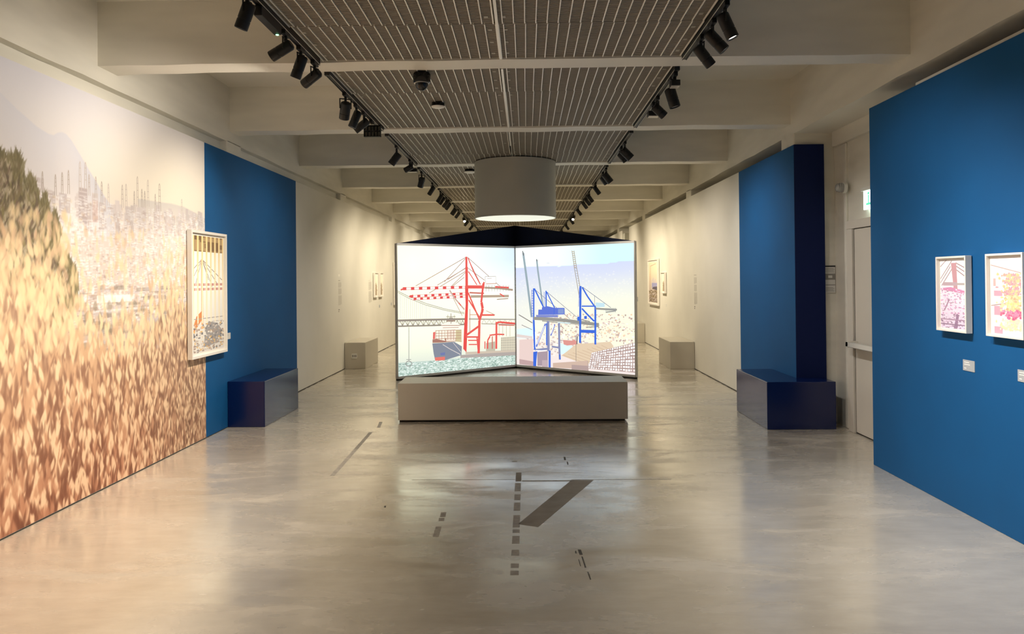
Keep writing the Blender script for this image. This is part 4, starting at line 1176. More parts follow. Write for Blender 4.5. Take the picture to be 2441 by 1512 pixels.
# ------------------------------------------------------------------ benches
def bench(pts, h, mat, label, plinth=0.0, name='bench'):
    cx = sum(p[0] for p in pts) / len(pts); cy = sum(p[1] for p in pts) / len(pts)
    t = thing(name, label, 'bench', (cx, cy, 0))
    z0 = plinth
    bm = bmesh.new()
    vs = [bm.verts.new((x, y, z0)) for x, y in pts]
    f = bm.faces.new(vs)
    r = bmesh.ops.extrude_face_region(bm, geom=[f])
    for v in r['geom']:
        if isinstance(v, bmesh.types.BMVert): v.co.z = h
    bmesh.ops.recalc_face_normals(bm, faces=bm.faces[:])
    bmesh.ops.bevel(bm, geom=[e for e in bm.edges], offset=.005, segments=2, profile=.5, affect='EDGES')
    MB().bm(bm).build('bench_body', mat, t)
    if plinth:
        xs, ys = [p[0] for p in pts], [p[1] for p in pts]
        MB().box(min(xs) + .012, max(xs) - .03, min(ys) + .03, max(ys) - .03, 0, plinth + .002).build('plinth', 'dark_gap', t)
    return t
def rect(x0, x1, y0, y1): return [(x0, y0), (x1, y0), (x1, y1), (x0, y1)]
bench(rect(-1.405, 1.09, 8.20, 8.73), .424, 'bench_cream', 'long low grey beige bench facing the screens', .022)
bench(rect(WL + .002, -2.786, 7.98, 9.16), .487, 'bench_blue', 'dark blue box bench against the left blue wall')
bench([(2.428, 7.69), (3.12, 7.69), (3.12, 7.995), (2.831, 7.995), (2.831, 8.80), (2.428, 8.80)], .482, 'bench_blue', 'dark blue box bench wrapped around the end of the right blue panel')
bL = bench(rect(WL + .002, -2.82, 13.17, 14.3), .462, 'bench_cream', 'cream box bench with a wall socket by the left wall')
bench(rect(2.425, WR - .002, 12.80, 13.9), .462, 'bench_cream', 'cream box bench by the right wall beneath the wall text')
bench(rect(2.43, WR - .002, 18.1, 19.2), .462, 'bench_cream', 'farther cream box bench half hidden by the right screen')
bench(rect(WL + .002, -2.81, 18.33, 19.4), .462, 'bench_cream', 'farther cream box bench half hidden by the left screen')
s = thing('power_socket', 'square pale power socket plate on the end of a cream bench', 'socket', (-3.02, 13.168, .22))
MB().cbox(-3.06, -2.965, 13.160, 13.168, .185, .268, .003).build('cover_plate', 'white_plastic', s)
for x in (-3.04, -3.012, -2.985): MB().box(x - .009, x + .009, 13.1585, 13.1605, .205, .25).build('outlet', 'paper_grey', s)

# ------------------------------------------------------------------ framed prints
def frame(side, y0, y1, z0, z1, depth, border, art, label, mat_w=.0):
    """side -1 hangs on the left wall, +1 on the right one; y0 is the edge nearer the viewer"""
    wall = WL if side < 0 else WR
    n = -side
    t = thing('framed_print', label, 'picture', (wall + n * depth / 2, (y0 + y1) / 2, z0))
    X = lambda f: wall + n * f
    def bx(f0, f1, a, b, c, d): return MB().cbox(min(X(f0), X(f1)), max(X(f0), X(f1)), a, b, c, d, .0015)
    for a, b, c, d in ((y0, y0 + border, z0, z1), (y1 - border, y1, z0, z1), (y0 + border, y1 - border, z0, z0 + border), (y0 + border, y1 - border, z1 - border, z1)):
        bx(.006, depth, a, b, c, d).build('frame_rail', 'white_frame', t)
    bx(.007, depth - .022, y0 + border, y1 - border, z0 + border, z1 - border).build('backing_board', 'mat_board', t)
    g = border + mat_w
    p = Print(tint=(1.0, .91, .80), layers=900, step=.000002)
    w, h = y1 - y0 - 2 * g, z1 - z0 - 2 * g
    art(p, w, h)
    p.clip(0, w, 0, h)
    if side < 0: p.build('printed_image', (X(depth - .0212), y0 + g, z0 + g), (0, 1, 0), (1, 0, 0), 'print', t)
    else: p.build('printed_image', (X(depth - .0212), y1 - g, z0 + g), (0, -1, 0), (-1, 0, 0), 'print', t)
    return t

def art_blinds(p, w, h):
    rnd = random.Random(5)
    p.grid(0, w, 0, h, 6, 12, lambda u, v: mixc((226, 212, 196), (255, 244, 222), v / h * 1.6))
    p.rect(0, w, h * .865, h, (150, 112, 66))
    for k in range(26): p.rect(rnd.uniform(0, w), rnd.uniform(0, w), h * .87, h, rnd.choice([(120, 88, 54), (170, 130, 80), (146, 108, 70)])) if k < 6 else p.rect(w * rnd.random(), w * rnd.random() * .1 + w * rnd.random(), h * (.87 + .1 * rnd.random()), h * (.89 + .1 * rnd.random()), rnd.choice([(130, 96, 60), (184, 148, 100)]))
    ap = (w * .30, h * .80)
    for e in ((0, h * .62), (0, h * .70), (w * .1, h * .58), (w * .5, h * .62), (w * .95, h * .62), (w * .8, h * .58), (w * .62, h * .56)): p.stroke([ap, e], .008, (150, 120, 100))
    p.rect(w * .27, w * .33, h * .2, h * .8, (236, 176, 120))
    for z in (.53, .57): 
        p.rect(0, w, h * z, h * (z + .022), (226, 190, 172))
        for k in range(7): p.rect(w * (k + .2) / 7, w * (k + .6) / 7, h * z, h * (z + .022), (204, 140, 124))
    p.poly([(0, h * .16), (w * .34, h * .3), (w * .30, h * .36), (w * .12, h * .31), (0, h * .2)], (222, 140, 80))
    p.rect(0, w, h * .285, h * .292, (176, 160, 148)); p.rect(w * .6, w, h * .25, h * .256, (190, 176, 164))
    p.poly([(w * .35, h * .04), (w * .9, h * .06), (w * .94, h * .16), (w * .8, h * .23), (w * .5, h * .26), (w * .38, h * .2)], (160, 150, 142))
    for k in range(220):
        u, v = w * rnd.random(), h * rnd.uniform(.0, .24)
        p.rect(u, u + w * rnd.uniform(.02, .07), v, v + h * rnd.uniform(.006, .02), rnd.choice([(128, 120, 116), (206, 186, 166), (236, 222, 202), (176, 150, 130), (226, 180, 110)]))
    for k in range(8):
        u = w * (k + .1) / 7.4
        p.poly([(u, h * .25), (u + w * .035, h * .25), (u + w * .055, h), (u, h)], [(252, 232, 196), (250, 226, 186), (248, 216, 150), (246, 206, 130)])

def art_pylon(p, w, h):
    rnd = random.Random(9)
    p.grid(0, w, 0, h, 5, 10, lambda u, v: mixc((238, 206, 216), (255, 240, 230), v / h * 1.2))
    for a, b in (((0, .72), (.45, .98)), ((0, .66), (.4, .9)), ((.05, .62), (.45, .86)), ((.6, .95), (1, .86)), ((.62, .9), (1, .80)), ((.62, .85), (.98, .74)), ((.0, .9), (.25, 1.0))): p.stroke([(a[0] * w, a[1] * h), (b[0] * w, b[1] * h)], .007, (170, 140, 136))
    p.poly([(w * .42, h * .95), (w * .62, h * .95), (w * .66, h * .55), (w * .52, h * .55)], (206, 150, 150))
    p.rect(w * .1, w * .65, h * .62, h * .67, (196, 164, 164)); p.rect(w * .65, w, h * .63, h * .66, (190, 172, 160))
    p.poly([(0, h * .56), (w, h * .5), (w, h * .54), (w * .4, h * .6), (0, h * .58)], (222, 140, 170))
    for k in range(360):
        u, v = w * rnd.random(), h * rnd.random() * .58
        c = rnd.choice([(240, 214, 224), (222, 160, 190), (204, 140, 172), (176, 140, 150), (250, 232, 234)]) if v > h * .2 else rnd.choice([(150, 118, 140), (226, 206, 214), (196, 160, 180), (128, 100, 116)])
        p.blob(u, v, w * rnd.uniform(.03, .12), h * rnd.uniform(.008, .03), 0, c, mixc(c, (236, 206, 216), .4), 6)
    p.poly([(w * .12, h * .25), (w * .16, h * .25), (w * .36, h * .42), (w * .33, h * .43)], (176, 132, 150)); p.poly([(w * .5, 0), (w * .62, 0), (w * .7, h * .2), (w * .62, h * .22)], (160, 122, 144))
    p.rect(0, w, h * .12, h * .135, (176, 140, 156)); p.rect(0, w, h * .05, h * .065, (150, 118, 136))

def art_bougainvillea(p, w, h):
    rnd = random.Random(14)
    p.grid(0, w, 0, h, 5, 10, lambda u, v: mixc((250, 226, 214), (255, 238, 224), v / h))
    p.stroke([(0, h * .9), (w * .5, h * .84), (w, h * .78)], .006, (196, 164, 150)); p.stroke([(0, h * .36), (w * .5, h * .40), (w, h * .48)], .005, (170, 130, 120))
    for z0, z1 in ((.49, .56), (.24, .36), (.0, .09)): p.rect(w * .1, w * .36, h * z0, h * z1, (226, 160, 168))
    p.rect(w * .08, w * .16, h * .62, h * .72, (230, 170, 160))
    for k in range(620):
        t = rnd.random()
        u, v = w * (.68 + .34 * rnd.gauss(0, .5)), h * (.06 + .72 * t)
        c = rnd.choice([(236, 130, 140), (244, 150, 130), (250, 190, 120)]) if t > .62 else (rnd.choice([(250, 206, 110), (248, 190, 120), (252, 220, 150), (240, 160, 110)]) if t > .34 else (rnd.choice([(224, 70, 130), (236, 110, 150), (200, 60, 110)]) if t > .2 else rnd.choice([(250, 226, 190), (240, 200, 170), (246, 214, 150)])))
        p.blob(u, v, w * rnd.uniform(.05, .14), h * rnd.uniform(.02, .05), 0, c, mixc(c, (252, 222, 196), .45), 7)

def art_harbour(p, w, h):
    rnd = random.Random(17)
    p.grid(0, w, 0, h, 5, 12, lambda u, v: mixc((196, 176, 170), (252, 226, 186), v / h * 1.3))
    p.stroke([(w * .16, h * .2), (w * .2, h * .9)], .03, (196, 130, 90)); p.stroke([(w * .2, h * .9), (w * .8, h * .95)], .012, (206, 150, 120))
    p.rect(w * .35, w, h * .36, h * .48, (176, 166, 190))
    for k in range(9): p.stroke([(w * (.4 + k * .065), h * .4), (w * (.4 + k * .065), h * rnd.uniform(.5, .62))], .014, (140, 146, 206))
    p.poly([(w * .36, h * .33), (w, h * .30), (w, h * .40), (w * .5, h * .38)], (108, 96, 104))
    for k in range(240):
        v = h * rnd.random() * .3
        p.rect(w * rnd.random(), w * rnd.random() * .2 + w * rnd.random() * .9, v, v + h * .012, rnd.choice([(96, 80, 60), (140, 118, 76), (170, 150, 100), (206, 176, 126), (80, 66, 60)])) if k < 0 else p.blob(w * rnd.random(), v, w * .08, h * .03, 0, rnd.choice([(96, 80, 60), (140, 118, 76), (186, 160, 106), (80, 66, 60), (216, 186, 136)]), (140, 116, 86), 6)

def art_strip(p, w, h):
    rnd = random.Random(19)
    p.grid(0, w, 0, h, 3, 8, lambda u, v: (250, 232, 200))
    p.poly([(w * .2, 0), (w * .9, 0), (w * .85, h * .3), (w * .6, h * .62), (w * .5, h * .62), (w * .3, h * .3)], (186, 160, 128))
    for k in range(70):
        v = h * rnd.random() * .55
        p.blob(w * rnd.uniform(.15, .95), v, w * .16, h * .04, 0, rnd.choice([(120, 100, 84), (156, 130, 106), (206, 180, 150)]), (176, 150, 122), 6)

frame(-1, 7.03, 7.868, .818, 2.045, .052, .026, art_blinds, 'large white framed print with golden vertical stripes and a ship on the left wall', .022)
frame(1, 4.843, 5.192, 1.176, 1.672, .047, .013, art_pylon, 'small white framed pink print nearest the door on the right blue wall', .008)
frame(1, 4.293, 4.638, 1.178, 1.674, .047, .013, art_bougainvillea, 'small white framed print of yellow and magenta blossom at the right edge', .008)
frame(-1, 15.67, 16.03, 1.19, 1.71, .047, .014, art_strip, 'small white framed print beside the far left wall text, nearer of the pair', .03)
frame(-1, 16.25, 16.62, 1.19, 1.71, .047, .014, art_strip, 'small white framed print on the left wall, farther of the pair', .03)
frame(-1, 18.06, 18.9, .95, 1.975, .05, .03, art_harbour, 'large white framed print mostly hidden behind the left screen', .03)
frame(1, 16.07, 17.35, .95, 1.955, .05, .028, art_harbour, 'large white framed harbour print on the far right wall', .03)
frame(1, 15.27, 15.70, 1.228, 1.658, .047, .014, art_strip, 'small white framed print beside the large one on the far right wall', .03)

# ------------------------------------------------------------------ wall texts and caption cards
def wall_text(side, y0, y1, blocks, label):
    wall = WL if side < 0 else WR
    n = -side
    wall = wall - .004 if side < 0 else wall + .003
    zs = [b[1] for b in blocks]
    t = thing('wall_text', label, 'wall text', (wall, (y0 + y1) / 2, min(b[0] for b in blocks)))
    for z0, z1, mat, pitch, wfrac in blocks:
        mb = MB()
        rows = max(1, int((z1 - z0) / pitch))
        rnd = random.Random(int(z0 * 1000))
        for r in range(rows):
            z = z1 - (r + .5) * pitch
            ln = (y1 - y0) * wfrac * (1 if r < rows - 1 else rnd.uniform(.4, .9))
            ya, yb = (y1 - ln, y1) if side < 0 and False else (y0, y0 + ln)
            if side > 0: ya, yb = y1 - ln, y1
            mb.box(min(wall, wall + n * .0012), max(wall, wall + n * .0012), ya, yb, z - pitch * .28, z + pitch * .28)
        mb.build('paragraph', mat, t)['kind'] = 'stuff'
wall_text(-1, 12.78, 13.05, [(1.60, 1.675, 'text_pale', .07, 1), (1.535, 1.565, 'text_grey', .03, .85), (1.43, 1.52, 'text_grey', .011, .75), (1.31, 1.415, 'text_grey', .011, .8), (1.12, 1.295, 'text_grey', .011, .85), (1.005, 1.068, 'text_dark', .03, .3)], 'tall column of grey introduction text with a pale title on the left wall')
wall_text(-1, 15.25, 15.54, [(1.54, 1.556, 'text_grey', .014, 1), (1.345, 1.52, 'text_grey', .011, 1), (1.09, 1.325, 'text_grey', .011, 1)], 'column of grey text left of the paired small prints')
wall_text(1, 12.58, 12.80, [(1.575, 1.60, 'text_grey', .025, .9), (1.44, 1.55, 'text_grey', .011, .9), (1.31, 1.425, 'text_grey', .011, .9), (1.09, 1.295, 'text_grey', .011, 1), (1.0, 1.07, 'text_dark', .03, .3)], 'tall column of grey text on the right cream wall above the bench')

def caption(side, y0, y1, z0, z1, label, mat='card', rows=3):
    wall = WL if side < 0 else WR
    if 10.4 < y0: wall = wall - .004 if side < 0 else wall + .003
    n = -side
    t = thing('caption_card', label, 'caption card', (wall, (y0 + y1) / 2, z0))
    MB().box(min(wall, wall + n * .003), max(wall, wall + n * .003), y0, y1, z0, z1).build('card', mat, t)
    mb = MB()
    w, h = y1 - y0, z1 - z0
    for k, (f0, f1) in enumerate([(.12, .55), (.12, .62), (.12, .3)][:rows]):
        zc = z1 - h * (.22 + k * .2 + (.15 if k == 2 else 0))
        a, b = (y0 + w * f0, y0 + w * f1) if side < 0 else (y1 - w * f1, y1 - w * f0)
        mb.box(min(wall + n * .003, wall + n * .0038), max(wall + n * .003, wall + n * .0038), a, b, zc - h * .04, zc + h * .04)
    mb.build('lettering', 'card_text' if mat == 'card' else 'text_grey', t)['kind'] = 'stuff'
caption(1, 4.833, 4.960, .931, 1.001, 'grey caption card below the pink framed print on the right blue wall')
caption(1, 4.287, 4.414, .933, 1.001, 'grey caption card at the right edge below the blossom print')
caption(-1, 7.935, 8.07, .935, 1.002, 'pale caption card right of the large striped print', 'paper')
caption(-1, 16.34, 16.42, .955, 1.015, 'tiny caption card under the farther small print on the left wall', 'text_grey', 0) if False else None
caption(-1, 16.32, 16.42, .955, 1.015, 'tiny dark caption card under the paired small prints on the left', 'card')
caption(-1, 17.76, 17.86, .955, 1.015, 'tiny caption card beside the half hidden large print', 'card')
caption(1, 15.30, 15.38, .955, 1.015, 'tiny caption card under the small print on the far right wall', 'paper')
caption(1, 19.2, 19.34, .95, 1.06, 'tiny dark caption card just right of the right screen', 'card')

# ------------------------------------------------------------------ door bay on the right
d = thing('door_1', 'cream service door with a steel push bar in the gap between the blue walls', None, (BACK_R, 7.05, 0))
d['kind'] = 'structure'
XF = 3.222
MB().cbox(XF - .004, BACK_R + .01, 7.51, 7.632, 0, 2.014, .003).build('door_jamb', 'door', d)
MB().cbox(XF - .004, BACK_R + .01, 6.42, 6.54, 0, 2.014, .003).build('door_jamb', 'door', d)
MB().cbox(XF - .004, BACK_R + .01, 6.42, 7.632, 2.015, 2.10, .003).build('door_head', 'door', d)
MB().cbox(XF + .014, BACK_R + .005, 6.555, 7.492, .012, 2.008, .003).build('door_leaf', 'door', d)
MB().box(XF + .02, BACK_R, 7.4925, 7.5098, 0, 2.0145).box(XF + .02, BACK_R, 6.5405, 7.4925, 0, .0118).box(XF + .02, BACK_R, 6.5405, 7.4925, 2.0082, 2.0145).build('door_gap', 'dark_gap', d)
pb = MB().cbox(XF - .085, XF - .05, 6.62, 7.50, .852, .906, .006).build('push_bar', 'steel', d)
for y in (6.62, 7.44):
    MB().cbox(XF - .085, XF + .02, y, y + .055, .848, .910, .004).build('bar_bracket', 'steel', d)
MB().cbox(BACK_R - .022, BACK_R + .01, 7.70, 7.79, 0, 2.90, .010).build('pilaster', 'concrete', wr)
MB().cbox(BACK_R - .045, BACK_R + .02, 6.0, 7.98, 2.905, SOFFIT + .01, .006).build('lintel', 'concrete', wr)
ex = thing('exit_sign', 'glowing white and green exit sign above the service door', 'exit sign', (3.225, 7.05, 2.18))
MB().cbox(3.20, BACK_R, 6.86, 7.262, 2.352, 2.385, .004).build('sign_housing', 'white_plastic', ex)
MB().cbox(3.222, 3.236, 6.87, 7.25, 2.175, 2.352, .003).build('lit_panel', 'exit_face', ex)
MB().box(3.2205, 3.222, 7.10, 7.19, 2.215, 2.235).box(3.2205, 3.222, 7.13, 7.15, 2.235, 2.31).box(3.2205, 3.222, 7.12, 7.16, 2.315, 2.335).box(3.2205, 3.222, 6.9, 7.06, 2.25, 2.275).build('pictogram', 'exit_green', ex)
al = thing('alarm_lamp', 'clear round ribbed alarm lamp on the wall above the door', 'alarm lamp', (3.18, 7.68, 2.39))
MB().lathe((3.236, 7.68, 2.44), (-1, 0, 0), [(0, .055), (.03, .055), (.03, .045)], 28).build('base_ring', 'white_plastic', al, smooth=True)
MB().lathe((3.207, 7.68, 2.44), (-1, 0, 0), [(0, .046), (.012, .050), (.022, .044), (.032, .049), (.042, .042), (.052, .044), (.064, .032), (.07, .01)], 28).build('lens_cap', 'clear', al, smooth=True)
nt_ = thing('safety_notice', 'white paper notice with black header beside the blue panel end', 'notice', (3.21, 8.032, 1.375))
yf = 8.030
MB().box(3.158, 3.264, yf - .002, yf + .002, 1.375, 1.662).build('sheet', 'paper', nt_)
MB().box(3.154, 3.266, yf - .003, yf - .002, 1.645, 1.660).build('header_bar', 'ink', nt_)
MB().box(3.160, 3.262, yf - .003, yf - .002, 1.51, 1.575).build('picture_block', 'paper_grey', nt_)
MB().box(3.190, 3.232, yf - .0036, yf - .003, 1.53, 1.556).build('picture_inset', 'paper', nt_)
mb = MB()
for k in range(4): mb.box(3.162, 3.256 - .01 * (k % 2), yf - .003, yf - .002, 1.59 + k * .012, 1.594 + k * .012)
for k in range(4): mb.box(3.164, 3.252 - .012 * (k % 2), yf - .003, yf - .002, 1.39 + k * .012, 1.394 + k * .012)
mb.build('lettering', 'paper_grey', nt_)['kind'] = 'stuff'
MB().box(3.162, 3.262, yf - .003, yf - .002, 1.452, 1.460).build('divider_bar', 'paper_grey', nt_)

# ------------------------------------------------------------------ lighting tracks and lamps
TX = {-1: -1.535, 1: 1.185}
TZ = 3.155                                    # underside of the tracks
SIDE = {-1: 'left', 1: 'right'}
ORD = ['first', 'second', 'third', 'fourth', 'fifth', 'sixth', 'seventh', 'eighth', 'ninth', 'tenth', 'eleventh', 'twelfth', 'thirteenth', 'fourteenth', 'fifteenth', 'sixteenth', 'seventeenth', 'eighteenth', 'nineteenth', 'twentieth', 'twenty first', 'twenty second']
for side in (-1, 1):
    for k, y in enumerate(BEAMS[:-1]):
        a, b = y + BT + .01, BEAMS[k + 1] - .01
        bay = k - 3
        if bay < 1: where = 'running on past the viewer, bay %s' % ORD[-bay] if bay < 0 else 'in the nearest ceiling bay overhead'
        else: where = 'in the bay behind the %s cross beam' % ORD[bay - 1]
        t = thing('lighting_track', 'black %s lighting track %s' % (SIDE[side], where), 'track', (TX[side], (a + b) / 2, TZ), 'lighting tracks along the mesh ceiling')
        x = TX[side]
        MB().box(x - .018, x + .018, a, b, TZ + .004, GZ + .012).box(x - .018, x - .011, a, b, TZ, TZ + .004).box(x + .011, x + .018, a, b, TZ, TZ + .004).build('rail', 'black', t)
        MB().box(x - .0205, x - .018, a, b, TZ + .001, TZ + .004).box(x + .018, x + .0205, a, b, TZ + .001, TZ + .004).build('bright_edge', 'grille_bar', t)
        MB().box(x - .02, x + .02, a - .006, a + .03, TZ - .002, GZ + .012).build('end_cap', 'black', t)

count = {-1: 0, 1: 0}
def lamp(side, y, target, power, cone=50, drop=.075, length=.16, radius=.037, lit=True, colour=WARM, blend=1.0, box=False, note=None, ambient=False):
    """one track spotlight: adapter, stem, yoke, cylindrical head aimed at target; carries its own light"""
    x = TX[side]
    if ambient: label = 'added black fill spotlight on the %s track over the viewer, %s beyond the top of the photo' % (SIDE[side], ambient)
    else:
        label = 'black spotlight on the %s track, %s lamp counted from the viewer' % (SIDE[side], ORD[count[side]])
        count[side] += 1
    t = thing('track_spotlight', label, 'spotlight', (x, y, TZ), 'track spotlights')
    MB().cbox(x - .016, x + .016, y - .055, y + .055, TZ - .026, TZ + .003, .004).build('adapter', 'black', t)
    piv = Vector((x, y, TZ - .026 - drop))
    MB().lathe((x, y, TZ - .02), (0, 0, -1), [(0, .011), (drop * .5, .011), (drop * .5, .007), (drop + .01, .007)], 12).build('stem', 'black', t, smooth=True)
    d = (Vector(target) - piv).normalized()
    a = piv - d * (length * .30)
    n = 24 if y < 13 else 14
    MB().lathe(a, d, [(0, radius * .72), (.008, radius * .96), (.014, radius), (length * .62, radius), (length * .63, radius * .94), (length * .66, radius * .94), (length * .67, radius), (length - .004, radius), (length, radius * .96), (length - .004, radius * .86), (length - .012, radius * .84)], n).build('head', 'black', t, smooth=True)
    lensm = 'lens' if lit else 'lens_dim'
    MB().lathe(a + d * (length - .012), d, [(0, radius * .8), (.002, radius * .8)], n).build('lens', lensm, t)
    s = d.cross(Vector((0, 0, 1)))
    s = s.normalized() if s.length > .05 else Vector((1, 0, 0))
    for q in (-1, 1):
        p0, p1 = piv + s * q * (radius + .004), piv + s * q * (radius + .004) + Vector((0, 0, drop * .75))
        MB().lathe(p0 - Vector((0, 0, .012)), (0, 0, 1), [(0, .005), (drop * .8 + .012, .005)], 8).build('yoke_arm', 'black', t)
    MB().lathe(piv + Vector((0, 0, drop * .78)) - s * (radius + .008), s, [(0, .005), (2 * radius + .016, .005)], 8).build('yoke_bridge', 'black', t)
    if box:
        MB().cbox(x - .02, x + .02, y - .12, y - .055, TZ - .075, TZ, .004).build('driver_box', 'black', t)
    if power > 0:
        ld = bpy.data.lights.new('spot_beam', 'SPOT')
        ld.energy = power * POWER
        ld.color = colour
        ld.spot_size = math.radians(cone)
        ld.spot_blend = blend
        ld.shadow_soft_size = .025
        lo = bpy.data.objects.new('spot_beam', ld)
        col.objects.link(lo)
        lo.parent = t
        lo.location = (a + d * (length + .012)) - Vector((x, y, TZ))
        lo.rotation_euler = d.to_track_quat('-Z', 'Y').to_euler()
    return t

# left track, lamps seen from front to back
lamp(-1, 4.16, (WL + .40, 4.4, 0), 165, 92, length=.15)
lamp(-1, 4.83, (WL, 5.0, 2.15), 58, 112)
lamp(-1, 5.16, (WL + .40, 5.5, 0), 155, 92)
lamp(-1, 5.50, (WL, 6.2, 2.1), 78, 112)
lamp(-1, 6.45, (WL + .9, 7.9, .4), 55, 80, drop=.09, length=.15, radius=.044)
lamp(-1, 6.87, (WL + .40, 6.7, 0), 150, 92)
lamp(-1, 7.20, (WL, 7.15, 1.8), 90, 80)
lamp(-1, 9.02, (WL, 9.0, .9), 60, 125, drop=.10, length=.16, radius=.045, lit=False)
lamp(-1, 10.07, (WL, 10.3, 2.2), 0, 50, lit=False, length=.12)
lamp(-1, 11.2, (WL + .9, 12.2, 0.6), 50, 120, drop=.10, length=.15, radius=.045, lit=False)
lamp(-1, 12.5, (WL, 13.4, 0.8), 66, 110, colour=AMBER)
lamp(-1, 13.7, (WL, 14.2, 0.6), 66, 120, colour=AMBER)
lamp(-1, 14.1, (WL, 14.6, 0.9), 66, 120, colour=AMBER)
lamp(-1, 14.7, (WL, 15.8, 1.1), 76, 100, colour=AMBER)
lamp(-1, 15.2, (WL, 16.2, 1.1), 76, 100, colour=AMBER)
lamp(-1, 16.4, (WL, 16.9, 0.8), 76, 120, colour=AMBER, radius=.05)
lamp(-1, 17.3, (WL, 18.3, 1.1), 99, 110, colour=AMBER)
lamp(-1, 18.9, (-.9, 15.6, 0.9), 44, 80, colour=AMBER)
lamp(-1, 19.9, (WL, 20.6, 1.1), 110, 130, colour=AMBER)
lamp(-1, 21.6, (WL, 22.0, 1.1), 110, 130, colour=AMBER)
lamp(-1, 24.2, (WL, 24.6, 1.1), 110, 130, colour=AMBER)
# right track
lamp(1, 4.45, (WR - .35, 4.3, 0), 160, 98, colour=COOL)
lamp(1, 4.75, (WR, 4.5, 1.1), 60, 85, colour=COOL)
lamp(1, 5.06, (WR, 5.5, 1.1), 65, 108, colour=COOL)
lamp(1, 6.10, (WR - .8, 6.0, 0), 50, 100, drop=.10, length=.16, radius=.045, lit=False, colour=COOL)
lamp(1, 6.75, (WR + .3, 7.1, 1.3), 45, 70, length=.13, radius=.04, colour=COOL)
lamp(1, 8.95, (WR, 9.0, 1.4), 70, 100, drop=.09, length=.15, radius=.05, lit=False, colour=COOL)
lamp(1, 9.3, (WR, 9.9, 1.2), 50, 100, length=.13, colour=COOL)
lamp(1, 11.05, (WR, 11.3, 1.0), 55, 120, drop=.09, length=.16, radius=.05, lit=False)
lamp(1, 11.5, (WR, 12.3, 1.0), 50, 110, length=.13)
lamp(1, 12.7, (WR, 13.2, 0.9), 82, 120, colour=AMBER)
lamp(1, 14.0, (WR, 14.6, 0.9), 89, 120, colour=AMBER)
lamp(1, 14.6, (WR, 15.5, 1.1), 95, 100, colour=AMBER)
lamp(1, 15.3, (WR, 16.6, 1.1), 124, 100, colour=AMBER)
lamp(1, 16.9, (WR, 17.3, 0.9), 110, 120, colour=AMBER)
lamp(1, 18.6, (.6, 15.6, 0.9), 54, 80, colour=AMBER)
lamp(1, 19.6, (WR, 20.2, 0.9), 138, 130, colour=AMBER)
lamp(1, 21.8, (WR, 22.4, 0.9), 138, 130, colour=AMBER)
lamp(1, 24.4, (WR, 24.8, 0.9), 138, 130, colour=AMBER)
# unseen fill lamps added on the same tracks over the viewer's head
lamp(-1, 3.55, (WL + .4, 3.5, 0), 170, 95, ambient='nearest')
lamp(-1, 1.6, (-2.6, 2.4, 0), 150, 110, ambient='second')
lamp(-1, -.9, (-1.6, -.9, 0), 90, 120, ambient='third')
lamp(1, 3.6, (WR - .3, 3.3, 0), 150, 98, ambient='nearest', colour=COOL)
lamp(1, 1.4, (2.0, 2.4, 0), 120, 110, ambient='second')
lamp(1, -.9, (1.3, -.9, 0), 90, 120, ambient='third')

# driver unit with a green light, clipped to the left track
dv = thing('track_driver', 'black track driver unit with a green status light on the left track', 'driver unit', (TX[-1], 4.52, TZ))
MB().cbox(TX[-1] - .03, TX[-1] + .018, 4.34, 4.70, TZ - .062, TZ, .006).build('driver_case', 'black', dv)
MB().lathe((TX[-1] - .006, 4.688, TZ - .0615), (0, 0, -1), [(0, .010), (.003, .010), (.005, .006)], 16).build('status_light', 'led_green', dv)
# louvred washer at the end of the second bay
lv = thing('louvre_washer', 'flat louvred wall washer with two rows of cells on the left track', 'washer', (TX[-1], 7.56, TZ))
MB().cbox(TX[-1] - .016, TX[-1] + .016, 7.50, 7.61, TZ - .03, TZ + .002, .004).build('adapter', 'black', lv)
mb = MB()
for z in (0, .055, .11): mb.box(TX[-1] - .085, TX[-1] + .085, 7.57, 7.61, TZ - .04 - z - .007, TZ - .04 - z)
for k in range(6): mb.box(TX[-1] - .085 + k * .0328, TX[-1] - .079 + k * .0328, 7.57, 7.61, TZ - .157, TZ - .04)
mb.build('louvre_grid', 'black', lv)
MB().box(TX[-1] - .08, TX[-1] + .08, 7.611, 7.616, TZ - .155, TZ - .042).build('reflector', 'lens_dim', lv)
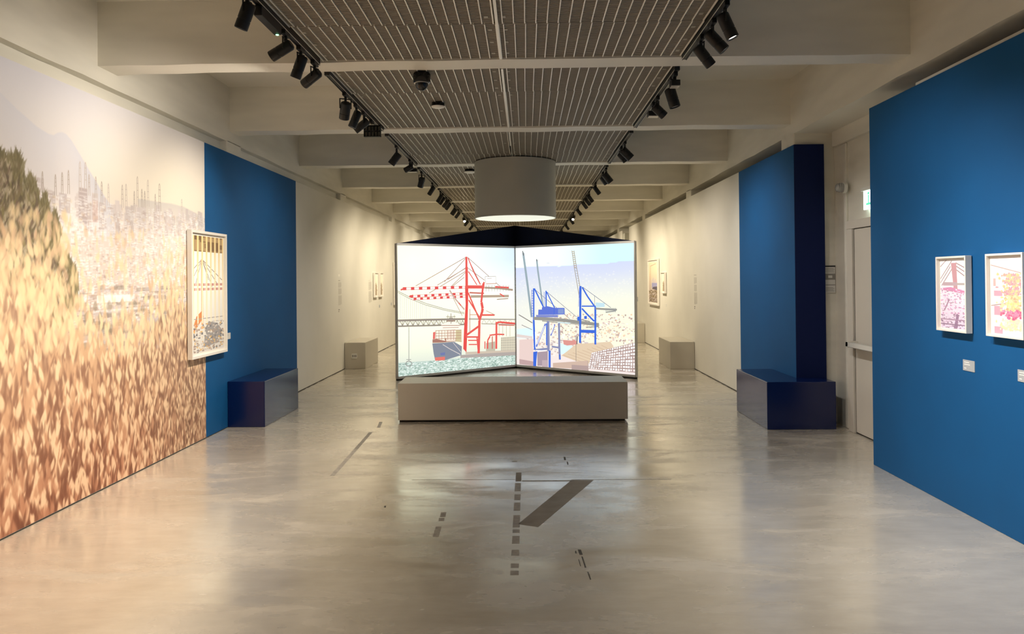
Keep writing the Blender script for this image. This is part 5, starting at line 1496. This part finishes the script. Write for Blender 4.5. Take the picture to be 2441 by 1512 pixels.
# flat floodlights on the tracks
for side, y, z, w, where in ((-1, 10.25, .09, .07, 'left track before the drum'), (1, 5.95, .06, .035, 'right track just behind the nearest cross beam'), (1, 6.95, .08, .05, 'right track beside a cylindrical spotlight')):
    x = TX[side]
    fl = thing('track_floodlight', 'small black box floodlight on the %s' % where, 'floodlight', (x, y, TZ))
    MB().cbox(x - .016, x + .016, y - .05, y + .05, TZ - .03, TZ + .002, .004).build('adapter', 'black', fl)
    MB().box(x - .012, x + .012, y - .006, y + .006, TZ - z, TZ - .03).build('bracket', 'black', fl)
    MB().cbox(x - w, x + w, y - .05, y + .05, TZ - z - .045, TZ - z, .004).build('flood_body', 'black', fl)
    MB().box(x - w * .9, x + w * .9, y - .042, y + .042, TZ - z - .049, TZ - z - .045).build('diffuser', 'lens_dim', fl)

# ------------------------------------------------------------------ devices on the mesh ceiling
dc = thing('dome_camera', 'black dome security camera under the mesh ceiling', 'camera', (-.81, 5.93, GZ - .006))
c0 = (-.81, 5.96, GZ - .006)
MB().lathe(c0, (0, 0, -1), [(0, .062), (.012, .07), (.075, .068), (.082, .058)], 32).build('camera_body', 'black_gloss', dc, smooth=True)
MB().lathe((c0[0], c0[1], c0[2] - .08), (0, 0, -1), [(0, .052), (.02, .05), (.04, .04), (.055, .024), (.062, .004)], 32).build('camera_dome', 'black_gloss', dc, smooth=True)
MB().lathe((c0[0], c0[1], c0[2] - .078), (0, 0, -1), [(0, .060), (.006, .060)], 32).build('dome_ring', 'grey_frame', dc)
sd = thing('smoke_detector', 'low round black smoke detector with a pale rim under the mesh ceiling', 'smoke detector', (-.80, 6.98, GZ - .006))
MB().lathe((-.80, 6.98, GZ - .006), (0, 0, -1), [(0, .058), (.03, .064), (.034, .06)], 32).build('detector_body', 'black_gloss', sd, smooth=True)
MB().lathe((-.80, 6.98, GZ - .038), (0, 0, -1), [(0, .064), (.008, .060), (.016, .035)], 32).build('detector_rim', 'white_plastic', sd, smooth=True)
s2 = thing('smoke_detector', 'round white smoke detector partly hidden behind the drum', 'smoke detector', (-.82, 11.25, GZ - .006))
MB().lathe((-.82, 11.25, GZ - .006), (0, 0, -1), [(0, .07), (.02, .085), (.035, .085)], 32).build('detector_body', 'black_gloss', s2, smooth=True)
MB().lathe((-.82, 11.25, GZ - .038), (0, 0, -1), [(0, .088), (.012, .085), (.022, .05)], 32).build('detector_rim', 'white_plastic', s2, smooth=True)
